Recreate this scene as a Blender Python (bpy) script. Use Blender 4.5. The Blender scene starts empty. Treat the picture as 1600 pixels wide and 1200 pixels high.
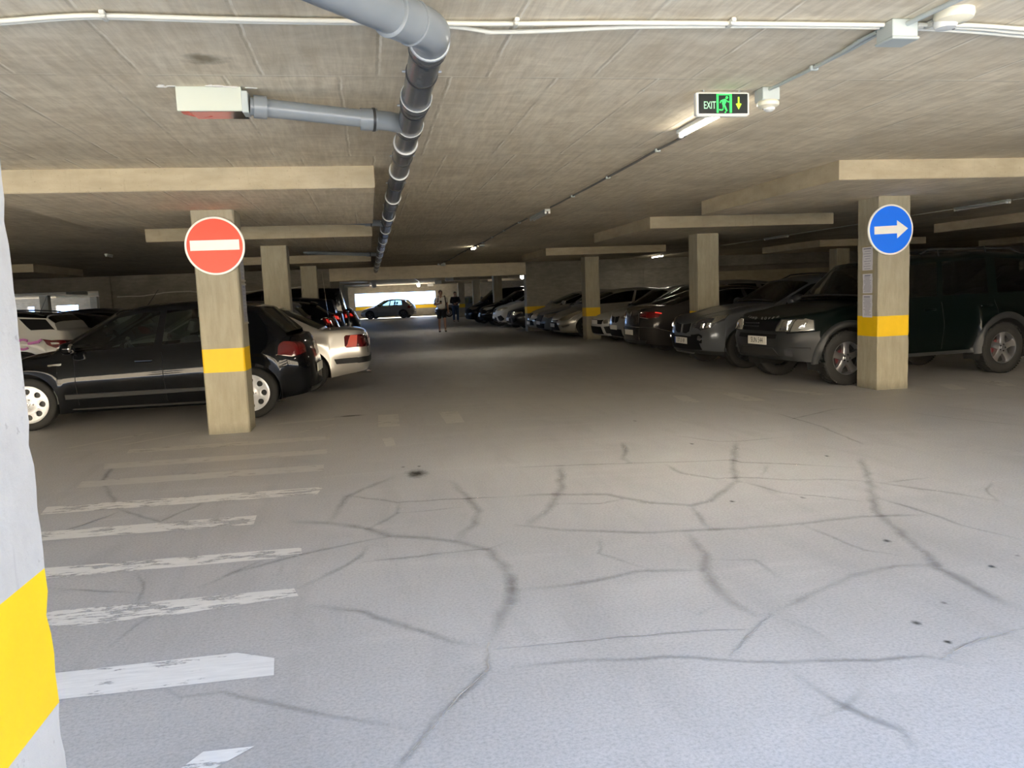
import bpy, math, random
import numpy as np
from mathutils import Vector, Matrix

random.seed(7)
SC = bpy.context.scene
COL = SC.collection
PI = math.pi

# ------------------------------------------------------------------ camera
CAM_H = 1.375
cd = bpy.data.cameras.new('camera')
cam = bpy.data.objects.new('camera', cd)
COL.objects.link(cam)
SC.camera = cam
cd.sensor_fit = 'HORIZONTAL'
cd.sensor_width = 36.0
cd.lens = 36.0 * 1240.97 / 1600.0
cd.clip_start = 0.05
cd.clip_end = 400
_yaw, _pitch, _roll = math.radians(9.921), math.radians(6.354), math.radians(2.3345)
_fwd = Vector((math.sin(_yaw) * math.cos(_pitch), math.cos(_yaw) * math.cos(_pitch), -math.sin(_pitch)))
_r0 = Vector((math.cos(_yaw), -math.sin(_yaw), 0))
_u0 = _r0.cross(_fwd)
_right = _r0 * math.cos(_roll) - _u0 * math.sin(_roll)
_up = _r0 * math.sin(_roll) + _u0 * math.cos(_roll)
_m = Matrix((_right, _up, -_fwd)).transposed().to_4x4()
_m.translation = (0, 0, CAM_H)
cam.matrix_world = _m

# ------------------------------------------------------------------ sky, sun, exposure
W = bpy.data.worlds.new('world')
SC.world = W
W.use_nodes = True
_n = W.node_tree.nodes
_bg = _n['Background']
_bg.inputs[0].default_value = (0.39, 0.66, 1.22, 1)
_bg.inputs[1].default_value = 6.1

sd = bpy.data.lights.new('sun', 'SUN')
sd.energy = 55
sd.angle = math.radians(0.6)
sd.color = (1.0, 0.88, 0.66)
sun = bpy.data.objects.new('sun', sd)
COL.objects.link(sun)
sun.rotation_euler = (math.radians(-46), math.radians(-12), 0)
sun.location = (0, -12, 14)

vs = SC.view_settings
vs.view_transform = 'Standard'
vs.look = 'None'
vs.gamma = 1
vs.use_curve_mapping = False
vs.exposure = 0.28
SC.cycles.use_denoising = True
SC.cycles.max_bounces = 8
SC.cycles.diffuse_bounces = 5
SC.cycles.glossy_bounces = 3
SC.cycles.transmission_bounces = 4
SC.cycles.transparent_max_bounces = 12
SC.cycles.caustics_reflective = False
SC.cycles.caustics_refractive = False
SC.cycles.sample_clamp_indirect = 8

# ------------------------------------------------------------------ mesh helpers
class MB:
    """Collects faces of one mesh."""
    def __init__(s):
        s.v, s.f, s.m, s.uv = [], [], [], {}

    def verts(s, pts):
        o = len(s.v)
        s.v += [tuple(map(float, p)) for p in pts]
        return o

    def face(s, idx, mi=0, uv=None):
        if uv: s.uv[len(s.f)] = uv
        s.f.append(tuple(idx)); s.m.append(mi)

    def box(s, c, d, mi=0, M=None, bev=0.0):
        hx, hy, hz = d[0] / 2, d[1] / 2, d[2] / 2
        b = min(bev, hx * .9, hy * .9, hz * .9)
        P = []
        if b <= 0:
            for z in (-hz, hz):
                for x, y in ((-hx, -hy), (hx, -hy), (hx, hy), (-hx, hy)):
                    P.append((x, y, z))
            F = [(3, 2, 1, 0), (4, 5, 6, 7)] + [(i, (i + 1) % 4, 4 + (i + 1) % 4, 4 + i) for i in range(4)]
        else:
            def ring(ax, ay, z):
                q = min(b * .6, ax * .5, ay * .5)
                return [(-ax + q, -ay, z), (ax - q, -ay, z), (ax, -ay + q, z), (ax, ay - q, z), (ax - q, ay, z), (-ax + q, ay, z), (-ax, ay - q, z), (-ax, -ay + q, z)]
            R = [ring(hx - b, hy - b, -hz), ring(hx, hy, -hz + b), ring(hx, hy, hz - b), ring(hx - b, hy - b, hz)]
            P = sum(R, [])
            F = [tuple(range(7, -1, -1)), tuple(range(24, 32))]
            for k in range(3):
                F += [(8 * k + i, 8 * k + (i + 1) % 8, 8 * k + 8 + (i + 1) % 8, 8 * k + 8 + i) for i in range(8)]
        c = Vector(c)
        if M is not None:
            P = [M @ Vector(p) + c for p in P]
        else:
            P = [Vector(p) + c for p in P]
        o = s.verts(P)
        for f in F: s.face([o + i for i in f], mi)

    def tube(s, pts, r, n=10, mi=0, caps=True):
        pts = [Vector(p) for p in pts]
        rr = r if isinstance(r, (list, tuple)) else [r] * len(pts)
        rings = []
        up = None
        for i, p in enumerate(pts):
            a = pts[max(0, i - 1)]; b = pts[min(len(pts) - 1, i + 1)]
            t = (b - a)
            if t.length < 1e-9: t = Vector((0, 0, 1))
            t.normalize()
            if up is None:
                up = Vector((0, 0, 1)) if abs(t.z) < .9 else Vector((1, 0, 0))
            x = t.cross(up)
            if x.length < 1e-5: x = t.orthogonal()
            x.normalize(); y = x.cross(t); up = y
            rings.append(s.verts([p + x * (rr[i] * math.cos(2 * PI * k / n)) + y * (rr[i] * math.sin(2 * PI * k / n)) for k in range(n)]))
        for a, b in zip(rings[:-1], rings[1:]):
            for k in range(n):
                s.face((a + k, b + k, b + (k + 1) % n, a + (k + 1) % n), mi)
        if caps:
            s.face([rings[0] + k for k in range(n)], mi)
            s.face([rings[-1] + k for k in range(n - 1, -1, -1)], mi)

    def lathe(s, prof, n=24, M=None, mi=0, mis=None):
        """profile (r, h) spun about local Z; M places it"""
        M = M or Matrix()
        rings = []
        for r, h in prof:
            if abs(r) < 1e-6:
                rings.append((s.verts([M @ Vector((0, 0, h))]), 1))
            else:
                rings.append((s.verts([M @ Vector((r * math.cos(2 * PI * k / n), r * math.sin(2 * PI * k / n), h)) for k in range(n)]), n))
        for j, ((a, na), (b, nb)) in enumerate(zip(rings[:-1], rings[1:])):
            m = mis[j] if mis else mi
            for k in range(n):
                k2 = (k + 1) % n
                if na == 1 and nb == 1: continue
                if na == 1: s.face((a, b + k2, b + k), m)
                elif nb == 1: s.face((a + k, a + k2, b), m)
                else: s.face((a + k, a + k2, b + k2, b + k), m)

    def prism(s, poly, h0, h1, M=None, mi=0, mi_top=None):
        """poly [(x,y)] extruded along local Z"""
        M = M or Matrix()
        n = len(poly)
        a = s.verts([M @ Vector((x, y, h0)) for x, y in poly])
        b = s.verts([M @ Vector((x, y, h1)) for x, y in poly])
        s.face([a + i for i in range(n - 1, -1, -1)], mi)
        s.face([b + i for i in range(n)], mi if mi_top is None else mi_top)
        for i in range(n):
            j = (i + 1) % n
            s.face((a + i, a + j, b + j, b + i), mi)

    def ball(s, c, r, M=None, n=12, m=8, mi=0):
        rx, ry, rz = r if isinstance(r, (tuple, list)) else (r, r, r)
        T = Matrix.Translation(c) @ (M.to_4x4() if M is not None else Matrix())
        T = T @ Matrix.Diagonal((rx, ry, rz, 1))
        s.lathe([(math.sin(PI * i / m) if 0 < i < m else 0, -math.cos(PI * i / m)) for i in range(m + 1)], n, T, mi)

    def build(s, name, mats, parent=None, smooth=35, loc=None, rot=None):
        me = bpy.data.meshes.new(name)
        me.from_pydata(s.v, [], s.f)
        mats = mats if isinstance(mats, (list, tuple)) else [mats]
        for m in mats: me.materials.append(m)
        if len(mats) > 1:
            me.polygons.foreach_set('material_index', s.m)
        if s.uv:
            ul = me.uv_layers.new(name='UVMap')
            for pi, uvs in s.uv.items():
                st = me.polygons[pi].loop_start
                for k, q in enumerate(uvs): ul.data[st + k].uv = q
        if smooth:
            me.polygons.foreach_set('use_smooth', [True] * len(me.polygons))
            me.update()
            me.set_sharp_from_angle(angle=math.radians(smooth))
        me.update()
        o = bpy.data.objects.new(name, me)
        COL.objects.link(o)
        if parent is not None: o.parent = parent
        if loc is not None: o.location = loc
        if rot is not None: o.rotation_euler = rot
        return o


def empty(name, loc, rz=0):
    o = bpy.data.objects.new(name, None)
    o.empty_display_size = .2
    COL.objects.link(o)
    o.location = loc
    o.rotation_euler = (0, 0, rz)
    return o


def tag(o, label, cat, group=None, kind=None):
    o['label'] = label
    if cat: o['category'] = cat
    if group: o['group'] = group
    if kind: o['kind'] = kind
    return o


def struct(o, label=None):
    o['kind'] = 'structure'
    if label: o['label'] = label
    return o


def text_mesh(name, body, size, mat, parent, M, extrude=0.001, align='CENTER', sx=1.0):
    cu = bpy.data.curves.new(name, 'FONT')
    cu.body = body; cu.size = size; cu.extrude = extrude
    cu.align_x = align; cu.align_y = 'CENTER'
    cu.resolution_u = 3
    t = bpy.data.objects.new(name, cu)
    me = bpy.data.meshes.new_from_object(t)
    bpy.data.objects.remove(t)
    me.name = name
    me.materials.clear(); me.materials.append(mat)
    me.transform(M @ Matrix.Diagonal((sx, 1, 1, 1)))
    o = bpy.data.objects.new(name, me)
    COL.objects.link(o)
    if parent is not None: o.parent = parent
    return o

# ------------------------------------------------------------------ materials
def mat(name, col, rough=.5, metal=0., spec=.5, coat=0., emit=None, es=0., noise=None, bump=0., bscale=40.):
    m = bpy.data.materials.new(name)
    m.use_nodes = True
    nt = m.node_tree
    b = nt.nodes['Principled BSDF']
    b.inputs['Base Color'].default_value = (*col, 1)
    b.inputs['Roughness'].default_value = rough
    b.inputs['Metallic'].default_value = metal
    b.inputs['Specular IOR Level'].default_value = spec
    b.inputs['Coat Weight'].default_value = coat
    b.inputs['Coat Roughness'].default_value = .04
    if emit:
        b.inputs['Emission Color'].default_value = (*emit, 1)
        b.inputs['Emission Strength'].default_value = es
    if noise:
        amt, scale = noise
        tc = nt.nodes.new('ShaderNodeTexCoord')
        nz = nt.nodes.new('ShaderNodeTexNoise')
        nz.inputs['Scale'].default_value = scale
        nz.inputs['Detail'].default_value = 5
        nt.links.new(tc.outputs['Object'], nz.inputs['Vector'])
        mx = nt.nodes.new('ShaderNodeMix'); mx.data_type = 'RGBA'
        mx.inputs[6].default_value = (*[c * (1 - amt) for c in col], 1)
        mx.inputs[7].default_value = (*[min(1, c * (1 + amt)) for c in col], 1)
        nt.links.new(nz.outputs['Fac'], mx.inputs[0])
        nt.links.new(mx.outputs[2], b.inputs['Base Color'])
    if bump:
        tc = nt.nodes.new('ShaderNodeTexCoord')
        nz = nt.nodes.new('ShaderNodeTexNoise')
        nz.inputs['Scale'].default_value = bscale
        nz.inputs['Detail'].default_value = 4
        nt.links.new(tc.outputs['Object'], nz.inputs['Vector'])
        bp = nt.nodes.new('ShaderNodeBump')
        bp.inputs['Strength'].default_value = bump
        bp.inputs['Distance'].default_value = .01
        nt.links.new(nz.outputs['Fac'], bp.inputs['Height'])
        nt.links.new(bp.outputs['Normal'], b.inputs['Normal'])
    return m


class NT:
    """small node-graph helper for the bigger procedural materials"""
    def __init__(s, name):
        s.m = bpy.data.materials.new(name); s.m.use_nodes = True
        s.t = s.m.node_tree; s.b = s.t.nodes['Principled BSDF']
        s.out = s.t.nodes['Material Output']
        s.pos = s.t.nodes.new('ShaderNodeNewGeometry').outputs['Position']

    def n(s, typ, **ins):
        nd = s.t.nodes.new(typ)
        for k, v in ins.items():
            key = int(k[1:]) if k[0] == 'i' and k[1:].isdigit() else k.replace('_', ' ')
            sock = nd.inputs[key]
            if hasattr(v, 'is_linked'): s.t.links.new(v, sock)
            else: sock.default_value = v
        return nd

    def math(s, op, a, b=None, c=None, clamp=False):
        nd = s.t.nodes.new('ShaderNodeMath'); nd.operation = op; nd.use_clamp = clamp
        for i, v in enumerate((a, b, c)):
            if v is None: continue
            if hasattr(v, 'is_linked'): s.t.links.new(v, nd.inputs[i])
            else: nd.inputs[i].default_value = v
        return nd.outputs[0]

    def mapped(s, scale, loc=(0, 0, 0), rot=(0, 0, 0)):
        nd = s.n('ShaderNodeMapping', Vector=s.pos)
        nd.inputs['Scale'].default_value = scale
        nd.inputs['Location'].default_value = loc
        nd.inputs['Rotation'].default_value = rot
        return nd.outputs[0]

    def noise(s, vec, scale, detail=5, rough=.55, dist=0.):
        return s.n('ShaderNodeTexNoise', Vector=vec, Scale=scale, Detail=detail, Roughness=rough, Distortion=dist).outputs['Fac']

    def ramp(s, fac, stops):
        nd = s.n('ShaderNodeValToRGB', Fac=fac)
        e = nd.color_ramp.elements
        while len(e) < len(stops): e.new(.5)
        for el, (p, c) in zip(e, stops):
            el.position = p
            el.color = (c, c, c, 1) if not isinstance(c, (tuple, list)) else (*c, 1)
        return nd.outputs[0]

    def mix(s, fac, a, b, blend='MIX'):
        nd = s.t.nodes.new('ShaderNodeMix'); nd.data_type = 'RGBA'; nd.blend_type = blend
        for i, v in ((0, fac), (6, a), (7, b)):
            if hasattr(v, 'is_linked'): s.t.links.new(v, nd.inputs[i])
            else: nd.inputs[i].default_value = v if i == 0 else (*v, 1)
        return nd.outputs[2]

    def link(s, a, b): s.t.links.new(a, b)

    def bump(s, h, strength=.3, dist=.01, normal=None):
        nd = s.n('ShaderNodeBump', Height=h, Strength=strength, Distance=dist)
        if normal is not None: s.link(normal, nd.inputs['Normal'])
        s.link(nd.outputs[0], s.b.inputs['Normal'])
        return nd.outputs[0]


def concrete(name, c0, c1, streak=(1, 1, 1), rough=.85, bands=False, stain=.35):
    g = NT(name)
    a = g.noise(g.mapped(streak), 6, 7, .62)
    b = g.noise(g.pos, 1.1, 5, .6)
    f = g.noise(g.pos, 45, 4, .6)
    col = g.mix(g.ramp(a, [(.3, 0.), (.7, 1.)]), c0, c1)
    col = g.mix(g.math('MULTIPLY', g.ramp(b, [(.42, 0.), (.72, 1.)]), stain), col, tuple(x * .62 for x in c0))
    pores = g.ramp(f, [(.27, .5), (.36, 1.)])
    col = g.mix(.6, col, pores, 'MULTIPLY')
    # splash dirt and damp around the foot
    sz = g.n('ShaderNodeSeparateXYZ', Vector=g.pos).outputs[2]
    foot = g.math('MULTIPLY', g.ramp(g.math('ADD', sz, g.math('MULTIPLY', g.noise(g.mapped((1, 1, .4)), 14, 5, .65), .16)), [(.085, 1.), (.20, 0.)]), .55)
    col = g.mix(foot, col, tuple(x * .40 for x in c0))
    # thin runs and scuffs
    runs = g.noise(g.mapped((9, 9, .8)), 3, 6, .7)
    col = g.mix(g.math('MULTIPLY', g.ramp(runs, [(.58, 0.), (.70, 1.)]), .30), col, tuple(x * .55 for x in c0))
    g.link(col, g.b.inputs['Base Color'])
    g.b.inputs['Roughness'].default_value = rough
    g.b.inputs['Specular IOR Level'].default_value = .25
    h = g.math('ADD', g.math('MULTIPLY', a, .5), g.math('MULTIPLY', f, .35))
    g.bump(h, .35, .012)
    return g.m


def glass_mat(name, tint=(.30, .36, .34), rough=.02):
    m = bpy.data.materials.new(name); m.use_nodes = True
    nt = m.node_tree; nt.nodes.clear()
    out = nt.nodes.new('ShaderNodeOutputMaterial')
    tr = nt.nodes.new('ShaderNodeBsdfTransparent'); tr.inputs[0].default_value = (*tint, 1)
    gl = nt.nodes.new('ShaderNodeBsdfGlossy'); gl.inputs['Roughness'].default_value = rough
    gl.inputs[0].default_value = (.9, .95, .95, 1)
    fr = nt.nodes.new('ShaderNodeFresnel'); fr.inputs[0].default_value = 1.5
    mx = nt.nodes.new('ShaderNodeMixShader')
    nt.links.new(fr.outputs[0], mx.inputs[0])
    nt.links.new(tr.outputs[0], mx.inputs[1]); nt.links.new(gl.outputs[0], mx.inputs[2])
    nt.links.new(mx.outputs[0], out.inputs[0])
    return m


M = {}
M['conc_col'] = concrete('column_concrete', (.295, .268, .20), (.38, .35, .268), (3, 3, .5), stain=.3)
M['conc_near'] = concrete('chipped_concrete', (.37, .355, .325), (.46, .445, .41), (1, 1, 1), stain=.2)
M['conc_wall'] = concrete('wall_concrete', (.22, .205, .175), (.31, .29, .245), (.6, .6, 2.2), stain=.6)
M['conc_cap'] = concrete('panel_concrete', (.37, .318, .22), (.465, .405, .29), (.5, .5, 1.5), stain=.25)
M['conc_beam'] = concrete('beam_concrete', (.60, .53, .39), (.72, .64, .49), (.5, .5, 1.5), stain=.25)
M['yellow'] = mat('yellow_paint', (.74, .47, .003), .55, noise=(.10, 9), bump=.12, bscale=25)
M['black_plastic'] = mat('black_plastic', (.016, .017, .018), .5)
M['grey_plastic'] = mat('grey_bumper_plastic', (.017, .0185, .020), .5, noise=(.15, 8))
M['rubber'] = mat('tyre_rubber', (.015, .0148, .0142), .8, noise=(.4, 14), bump=.2, bscale=60)
M['dark'] = mat('underbody_black', (.012, .012, .012), .9)
M['glass'] = glass_mat('car_glass', (.50, .58, .54))
M['glass_dark'] = glass_mat('tinted_car_glass', (.05, .06, .06))
M['chrome'] = mat('chrome', (.75, .75, .76), .12, 1.)
M['alloy'] = mat('alloy_wheel', (.52, .52, .54), .28, .9)
M['silver_hub'] = mat('silver_hubcap', (.62, .63, .66), .35, .35)
M['dark_alloy'] = mat('dark_alloy', (.07, .07, .075), .3, .8)
M['brake_red'] = mat('red_brake_drum', (.11, .012, .016), .6)
M['red_lamp'] = mat('red_lamp_plastic', (.10, .004, .005), .1, coat=1.)
M['red_glow'] = mat('glowing_red_lens', (.8, .02, .02), .2, emit=(1, .05, .03), es=.35)  # emission stands in for daylight caught by tail reflectors
M['salmon'] = mat('pale_red_lamp_plastic', (.85, .16, .12), .15, coat=1.)
M['lamp_clear'] = mat('clear_lamp_lens', (.70, .70, .67), .16, .92, coat=1., bump=.55, bscale=16)
M['grille_black'] = mat('grille_black', (.005, .005, .006), .65, spec=.15)
M['letter_grey'] = mat('bonnet_letter_grey', (.22, .22, .22), .4, .5)
M['lamp_dark'] = mat('smoked_lamp_lens', (.05, .05, .055), .08, coat=1.)
M['plate'] = mat('licence_plate_white', (.72, .71, .66), .4)
M['plate_ink'] = mat('licence_plate_ink', (.02, .02, .02), .5)
M['plate_blue'] = mat('licence_plate_blue', (.02, .09, .42), .4)
M['seat'] = mat('seat_fabric', (.07, .07, .072), .9)
M['trim_in'] = mat('cabin_trim', (.09, .10, .095), .8)
M['trim_light'] = mat('cabin_headliner', (.30, .32, .28), .9)
M['white'] = mat('white_plastic', (.70, .70, .66), .4)

# ------------------------------------------------------------------ cars
def pchip(xs, ys):
    xs = np.array(xs, float); ys = np.array(ys, float)
    h = np.diff(xs); d = np.diff(ys) / h
    n = len(xs); m = np.zeros(n)
    if n == 2: m[:] = d[0]
    else:
        for i in range(1, n - 1):
            if d[i - 1] * d[i] > 0:
                w1 = 2 * h[i] + h[i - 1]; w2 = h[i] + 2 * h[i - 1]
                m[i] = (w1 + w2) / (w1 / d[i - 1] + w2 / d[i])
        m[0] = d[0]; m[-1] = d[-1]

    def f(x):
        x = np.clip(np.asarray(x, float), xs[0], xs[-1])
        i = np.clip(np.searchsorted(xs, x) - 1, 0, n - 2)
        t = (x - xs[i]) / h[i]
        return (ys[i] * (1 + 2 * t) * (1 - t) ** 2 + h[i] * m[i] * t * (1 - t) ** 2 + ys[i + 1] * t * t * (3 - 2 * t) + h[i] * m[i + 1] * t * t * (t - 1))
    return f


class Shape:
    """continuous car body surface: u runs nose centre (-1), nose corner (0), tail corner (1), tail centre (2);
    v runs sill (0), lower flank (2), shoulder (3), belt (4), roof rail (5), roof centre (7)"""
    def __init__(s, **k):
        s.nf, s.nr, s.af, s.ar = 2.6, 2.8, .40, .26
        s.d1, s.d2, s.rail, s.cham, s.tuck = .42, .25, .80, .078, .88
        s.flare = 0.0
        s.crease = .60
        s.__dict__.update(k)
        s.hw = s.W / 2
        s.belt = pchip(*zip(*s.beltp)); s.roof = pchip(*zip(*s.roofp))
        s.bot = pchip(*zip(*s.botp))
        s.plan = pchip(*zip(*s.planp)) if hasattr(s, 'planp') else pchip([0, .5, 1.2, s.L - 1.2, s.L - .4, s.L], [.93, .975, 1, 1, .965, .93])
        s.crown = pchip([0, .25, 1.2, s.L - .9, s.L - .2, s.L], s.crowns if hasattr(s, 'crowns') else [.02, .05, .07, .03, .025, .02])
        s.fs = pchip(*zip(*s.fshift)); s.rs = pchip(*zip(*s.rshift))
        s.ax = (s.fx, s.fx + s.wb)
        xm = [s.xc + s.d1] + [a for a, b in s.xmid] + [s.xrb - s.d2]
        xt = [s.xrf] + [b for a, b in s.xmid] + [s.xrr]
        s.xtop = pchip(xm, xt)
        s._inv = None

    def ux(s, x):
        return (x - s.af) / (s.L - s.af - s.ar)

    def ctrl(s, u):
        u = np.atleast_1d(np.asarray(u, float))
        t = np.clip(u + 1, 0, 1); tr = np.clip(u - 1, 0, 1)
        ph = t * PI / 2; pr = (1 - tr) * PI / 2
        wf = np.sin(ph) ** (2 / s.nf); wr = np.sin(np.maximum(pr, 0)) ** (2 / s.nr)
        xf = s.af * (1 - np.maximum(np.cos(ph), 0) ** (2 / s.nf))
        xr = s.L - s.ar * (1 - np.maximum(np.cos(pr), 0) ** (2 / s.nr))
        x = np.where(u < 0, xf, np.where(u > 1, xr, s.af + u * (s.L - s.af - s.ar)))
        Wd = s.hw * s.plan(x) * wf * wr
        zs = s.bot(x)
        arch = np.zeros_like(x)
        for xa in s.ax:
            d = np.abs(x - xa)
            za = s.r + np.sqrt(np.maximum(s.ra ** 2 - d ** 2, 0))
            inside = (d < s.ra) & (u > 0) & (u < 1)
            zs = np.where(inside, np.maximum(zs, za), zs)
            arch = np.where(inside, 1., np.maximum(arch, np.clip(1 - (d - s.ra) / .10, 0, 1)))
        zb = s.belt(x)
        cr = s.crown(x)
        P = np.zeros((len(u), 8, 3))

        def put(j, X, Y, Z):
            P[:, j, 0] = X; P[:, j, 1] = Y; P[:, j, 2] = Z
        z3 = zb - .085
        zm = zs + s.crease * (z3 - zs)
        fl = 1 + s.flare * arch
        put(0, x, Wd * (s.tuck + (1.0 - s.tuck) * arch) * fl, zs)
        put(1, x, Wd * (.930 + .070 * arch) * fl, zs + np.minimum(.07, .3 * (z3 - zs)))
        put(2, x, Wd * (1 + s.flare * arch * .4), zm)
        put(3, x, Wd * .950, z3)
        put(4, x, Wd * (1 - s.cham), zb)
        # hood or deck
        put(5, x, Wd * .87, zb + .40 * cr)
        put(6, x, Wd * .55, zb + .85 * cr)
        put(7, x, 0 * x, zb + cr)
        # greenhouse
        xa = np.clip(x, s.xc + s.d1, s.xrb - s.d2)
        xt = s.xtop(xa); zr = s.roof(xt)
        yr = s.hw * s.rail * np.ones_like(x)
        g = np.where(x <= s.xc, 0, np.where(x < s.xc + s.d1, (x - s.xc) / s.d1, np.where(x <= s.xrb - s.d2, 1., np.where(x < s.xrb, (s.xrb - x) / s.d2, 0.))))
        g = np.where((u <= 0) | (u >= 1), 0, g)

        def base(x0):
            w = s.hw * s.plan(x0); b = s.belt(x0); c = s.crown(x0)
            return ((x0, w * .90, b + .3 * c), (x0, w * .66, b + .8 * c), (x0, 0, b + c))
        bf = base(s.xc); br = base(s.xrb)
        bow = getattr(s, 'bow', .10)
        for k, j in enumerate((5, 6, 7)):
            ry = (yr, yr * .80, 0 * yr)[k]
            rz = (zr - .075, zr - .014, zr)[k]
            rx = xt + (0, -.05, -.08)[k] * np.where(xt < s.xrf + .02, 1, 0)
            for c_, rv, fi in ((0, rx, 0), (1, ry, 1), (2, rz, 2)):
                front = x < (s.xc + s.xrb) / 2
                bb = np.where(front, bf[k][fi], br[k][fi])
                if fi == 0:
                    bb = bb + np.where(front, -1, .6) * bow * (0, .6, 1)[k]
                val = bb + (rv - bb) * g
                P[:, j, c_] = np.where(g > 0, val, P[:, j, c_])
        # front and rear profile
        ff = np.clip(1 - (x - s.af * .9) / .55, 0, 1); ff = ff * ff * (3 - 2 * ff)
        rr = np.clip(1 - ((s.L - x) - s.ar * .9) / .40, 0, 1); rr = rr * rr * (3 - 2 * rr)
        P[:, :, 0] += s.fs(P[:, :, 2]) * (ff * np.where(g > 0, 0, 1))[:, None]
        gz = np.where(g > 0, 0, 1)[:, None] * np.ones((1, 8))
        gz[:, :4] = 1
        P[:, :, 0] -= s.rs(P[:, :, 2]) * rr[:, None] * gz
        return P

    def S(s, u, v):
        """points for paired arrays u, v"""
        u = np.atleast_1d(np.asarray(u, float)); v = np.atleast_1d(np.asarray(v, float))
        P = s.ctrl(u)
        i = np.clip(np.floor(v).astype(int), 0, 6); t = (v - i)[:, None]
        n = np.arange(len(u))
        p1 = P[n, i]; p2 = P[n, i + 1]
        m7 = P[n, 6] * np.array([1, -1, 1])
        p0 = np.where((i > 0)[:, None], P[n, np.maximum(i - 1, 0)], 2 * p1 - p2)
        p3 = np.where((i < 6)[:, None], P[n, np.minimum(i + 2, 7)], m7)
        # straight flank for the glass, rounded elsewhere
        k = np.where((i == 4)[:, None], .25, np.where(((i == 1) | (i == 2))[:, None],   .24, .5))
        d1 = (p2 - p0) * k; d2 = (p3 - p1) * k
        ln = np.linalg.norm(p2 - p1, axis=1)[:, None]
        for d in (d1, d2):
            l = np.linalg.norm(d, axis=1)[:, None]
            d *= np.minimum(1, ln / np.maximum(l, 1e-9))
        return (2 * t ** 3 - 3 * t ** 2 + 1) * p1 + (t ** 3 - 2 * t ** 2 + t) * d1 + (-2 * t ** 3 + 3 * t ** 2) * p2 + (t ** 3 - t ** 2) * d2

    def N(s, u, v):
        e = 2e-3
        a = s.S(np.clip(u + e, -.999, 1.999), v) - s.S(np.clip(u - e, -.999, 1.999), v)
        b = s.S(u, np.clip(v + e, 0, 7)) - s.S(u, np.clip(v - e, 0, 7))
        n = np.cross(a, b)
        l = np.linalg.norm(n, axis=1)[:, None]
        n = n / np.maximum(l, 1e-9)
        # outward on the +y half: u runs to the tail, v runs up -> flip to point outward
        ref = s.S(u, v) - np.array([s.L / 2, 0, .5])
        sg = np.sign((n[:, 1] * 1.0) + 1e-6)
        side = np.abs(n[:, 1]) > .25
        dot = np.sign((n * ref).sum(1) + 1e-9)
        return n * np.where(side, sg, dot)[:, None]

    def inv(s, tagp):
        """('F'|'R', y, z) seen from the front/rear, ('S', x, z) seen from the side, ('T', x, y) from above -> (u, v)"""
        if s._inv is None:
            u = np.concatenate([np.linspace(-1, 0, 90), np.linspace(0, 1, 260)[1:], np.linspace(1, 2, 90)[1:]])
            v = np.linspace(0, 7, 141)
            U, V = np.meshgrid(u, v, indexing='ij')
            s._inv = (U.ravel(), V.ravel(), s.S(U.ravel(), V.ravel()))
        U, V, Pt = s._inv
        k, a, b = tagp
        if k == 'uv': return (a, b)
        if k == 'F': msk = (U < .12) & (V < 5.5); d = (Pt[:, 1] - a) ** 2 + (Pt[:, 2] - b) ** 2 + 1e-4 * (Pt[:, 0]) ** 2
        elif k == 'R': msk = (U > .93) & (V < 5.5); d = (Pt[:, 1] - a) ** 2 + (Pt[:, 2] - b) ** 2 + 1e-4 * (s.L - Pt[:, 0]) ** 2
        elif k == 'S': msk = (V < 5.2) & (U > -.6) & (U < 1.6); d = (Pt[:, 0] - a) ** 2 + (Pt[:, 2] - b) ** 2 - 1e-3 * Pt[:, 1]
        else: msk = V > 3.2; d = (Pt[:, 0] - a) ** 2 + (Pt[:, 1] - b) ** 2 - 1e-3 * Pt[:, 2]
        d = np.where(msk, d, 1e9)
        i = int(np.argmin(d))
        return (U[i], V[i])

    def body(s, name, mats, parent, windows, ws, rw, zone=None):
        """body shell with real window openings; returns the glass faces per window"""
        xs = list(np.arange(s.af, s.L - s.ar + 1e-6, .11))
        for xa in s.ax:
            xs = [x for x in xs if abs(x - xa) > s.ra + .02]
            xs += [xa - s.ra * math.cos(a) for a in np.linspace(0.02, PI - .02, 17)] + [xa - s.ra - .004, xa + s.ra + .004]
        keys = [s.xc, s.xc + s.d1, s.xrb - s.d2, s.xrb] + [q for w in windows for q in w]
        keys += [s.xc + q * s.d1 for q in (.06, .5, .93)] + [s.xrb - s.d2 + q * s.d2 for q in (.08, .5, .92)]
        keys = [k for k in keys if s.af < k < s.L - s.ar]
        xs = [x for x in xs if all(abs(x - k) > .018 for k in keys)] + keys
        xs = sorted(set(round(x, 5) for x in xs if s.af <= x <= s.L - s.ar))
        us = list(np.linspace(-1, 0, 10)[:-1]) + [s.ux(x) for x in xs] + list(np.linspace(1, 2, 9)[1:])
        if us[9] > 1e-4: us.insert(9, 0.)
        va, vb, vc = getattr(s, 'vwin', (4.14, 4.88, 5.22))
        vs_ = [0, .3, .65, 1, 1.35, 1.7, 2, 2.35, 2.7, 3, 3.3, 3.6, 3.85, 4, va, (va + vb) / 2, vb, 5, vc, 5.6, 6, 6.35, 6.7, 7]
        U, V = np.meshgrid(us, vs_, indexing='ij')
        Pt = s.S(U.ravel(), V.ravel()).reshape(len(us), len(vs_), 3)
        nu, nv = len(us), len(vs_)
        mb = MB(); gl = {}
        o1 = mb.verts(Pt.reshape(-1, 3))
        Q = Pt.copy(); Q[:, :, 1] *= -1
        o2 = mb.verts(Q.reshape(-1, 3))
        uxs = lambda x: s.ux(x)
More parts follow.
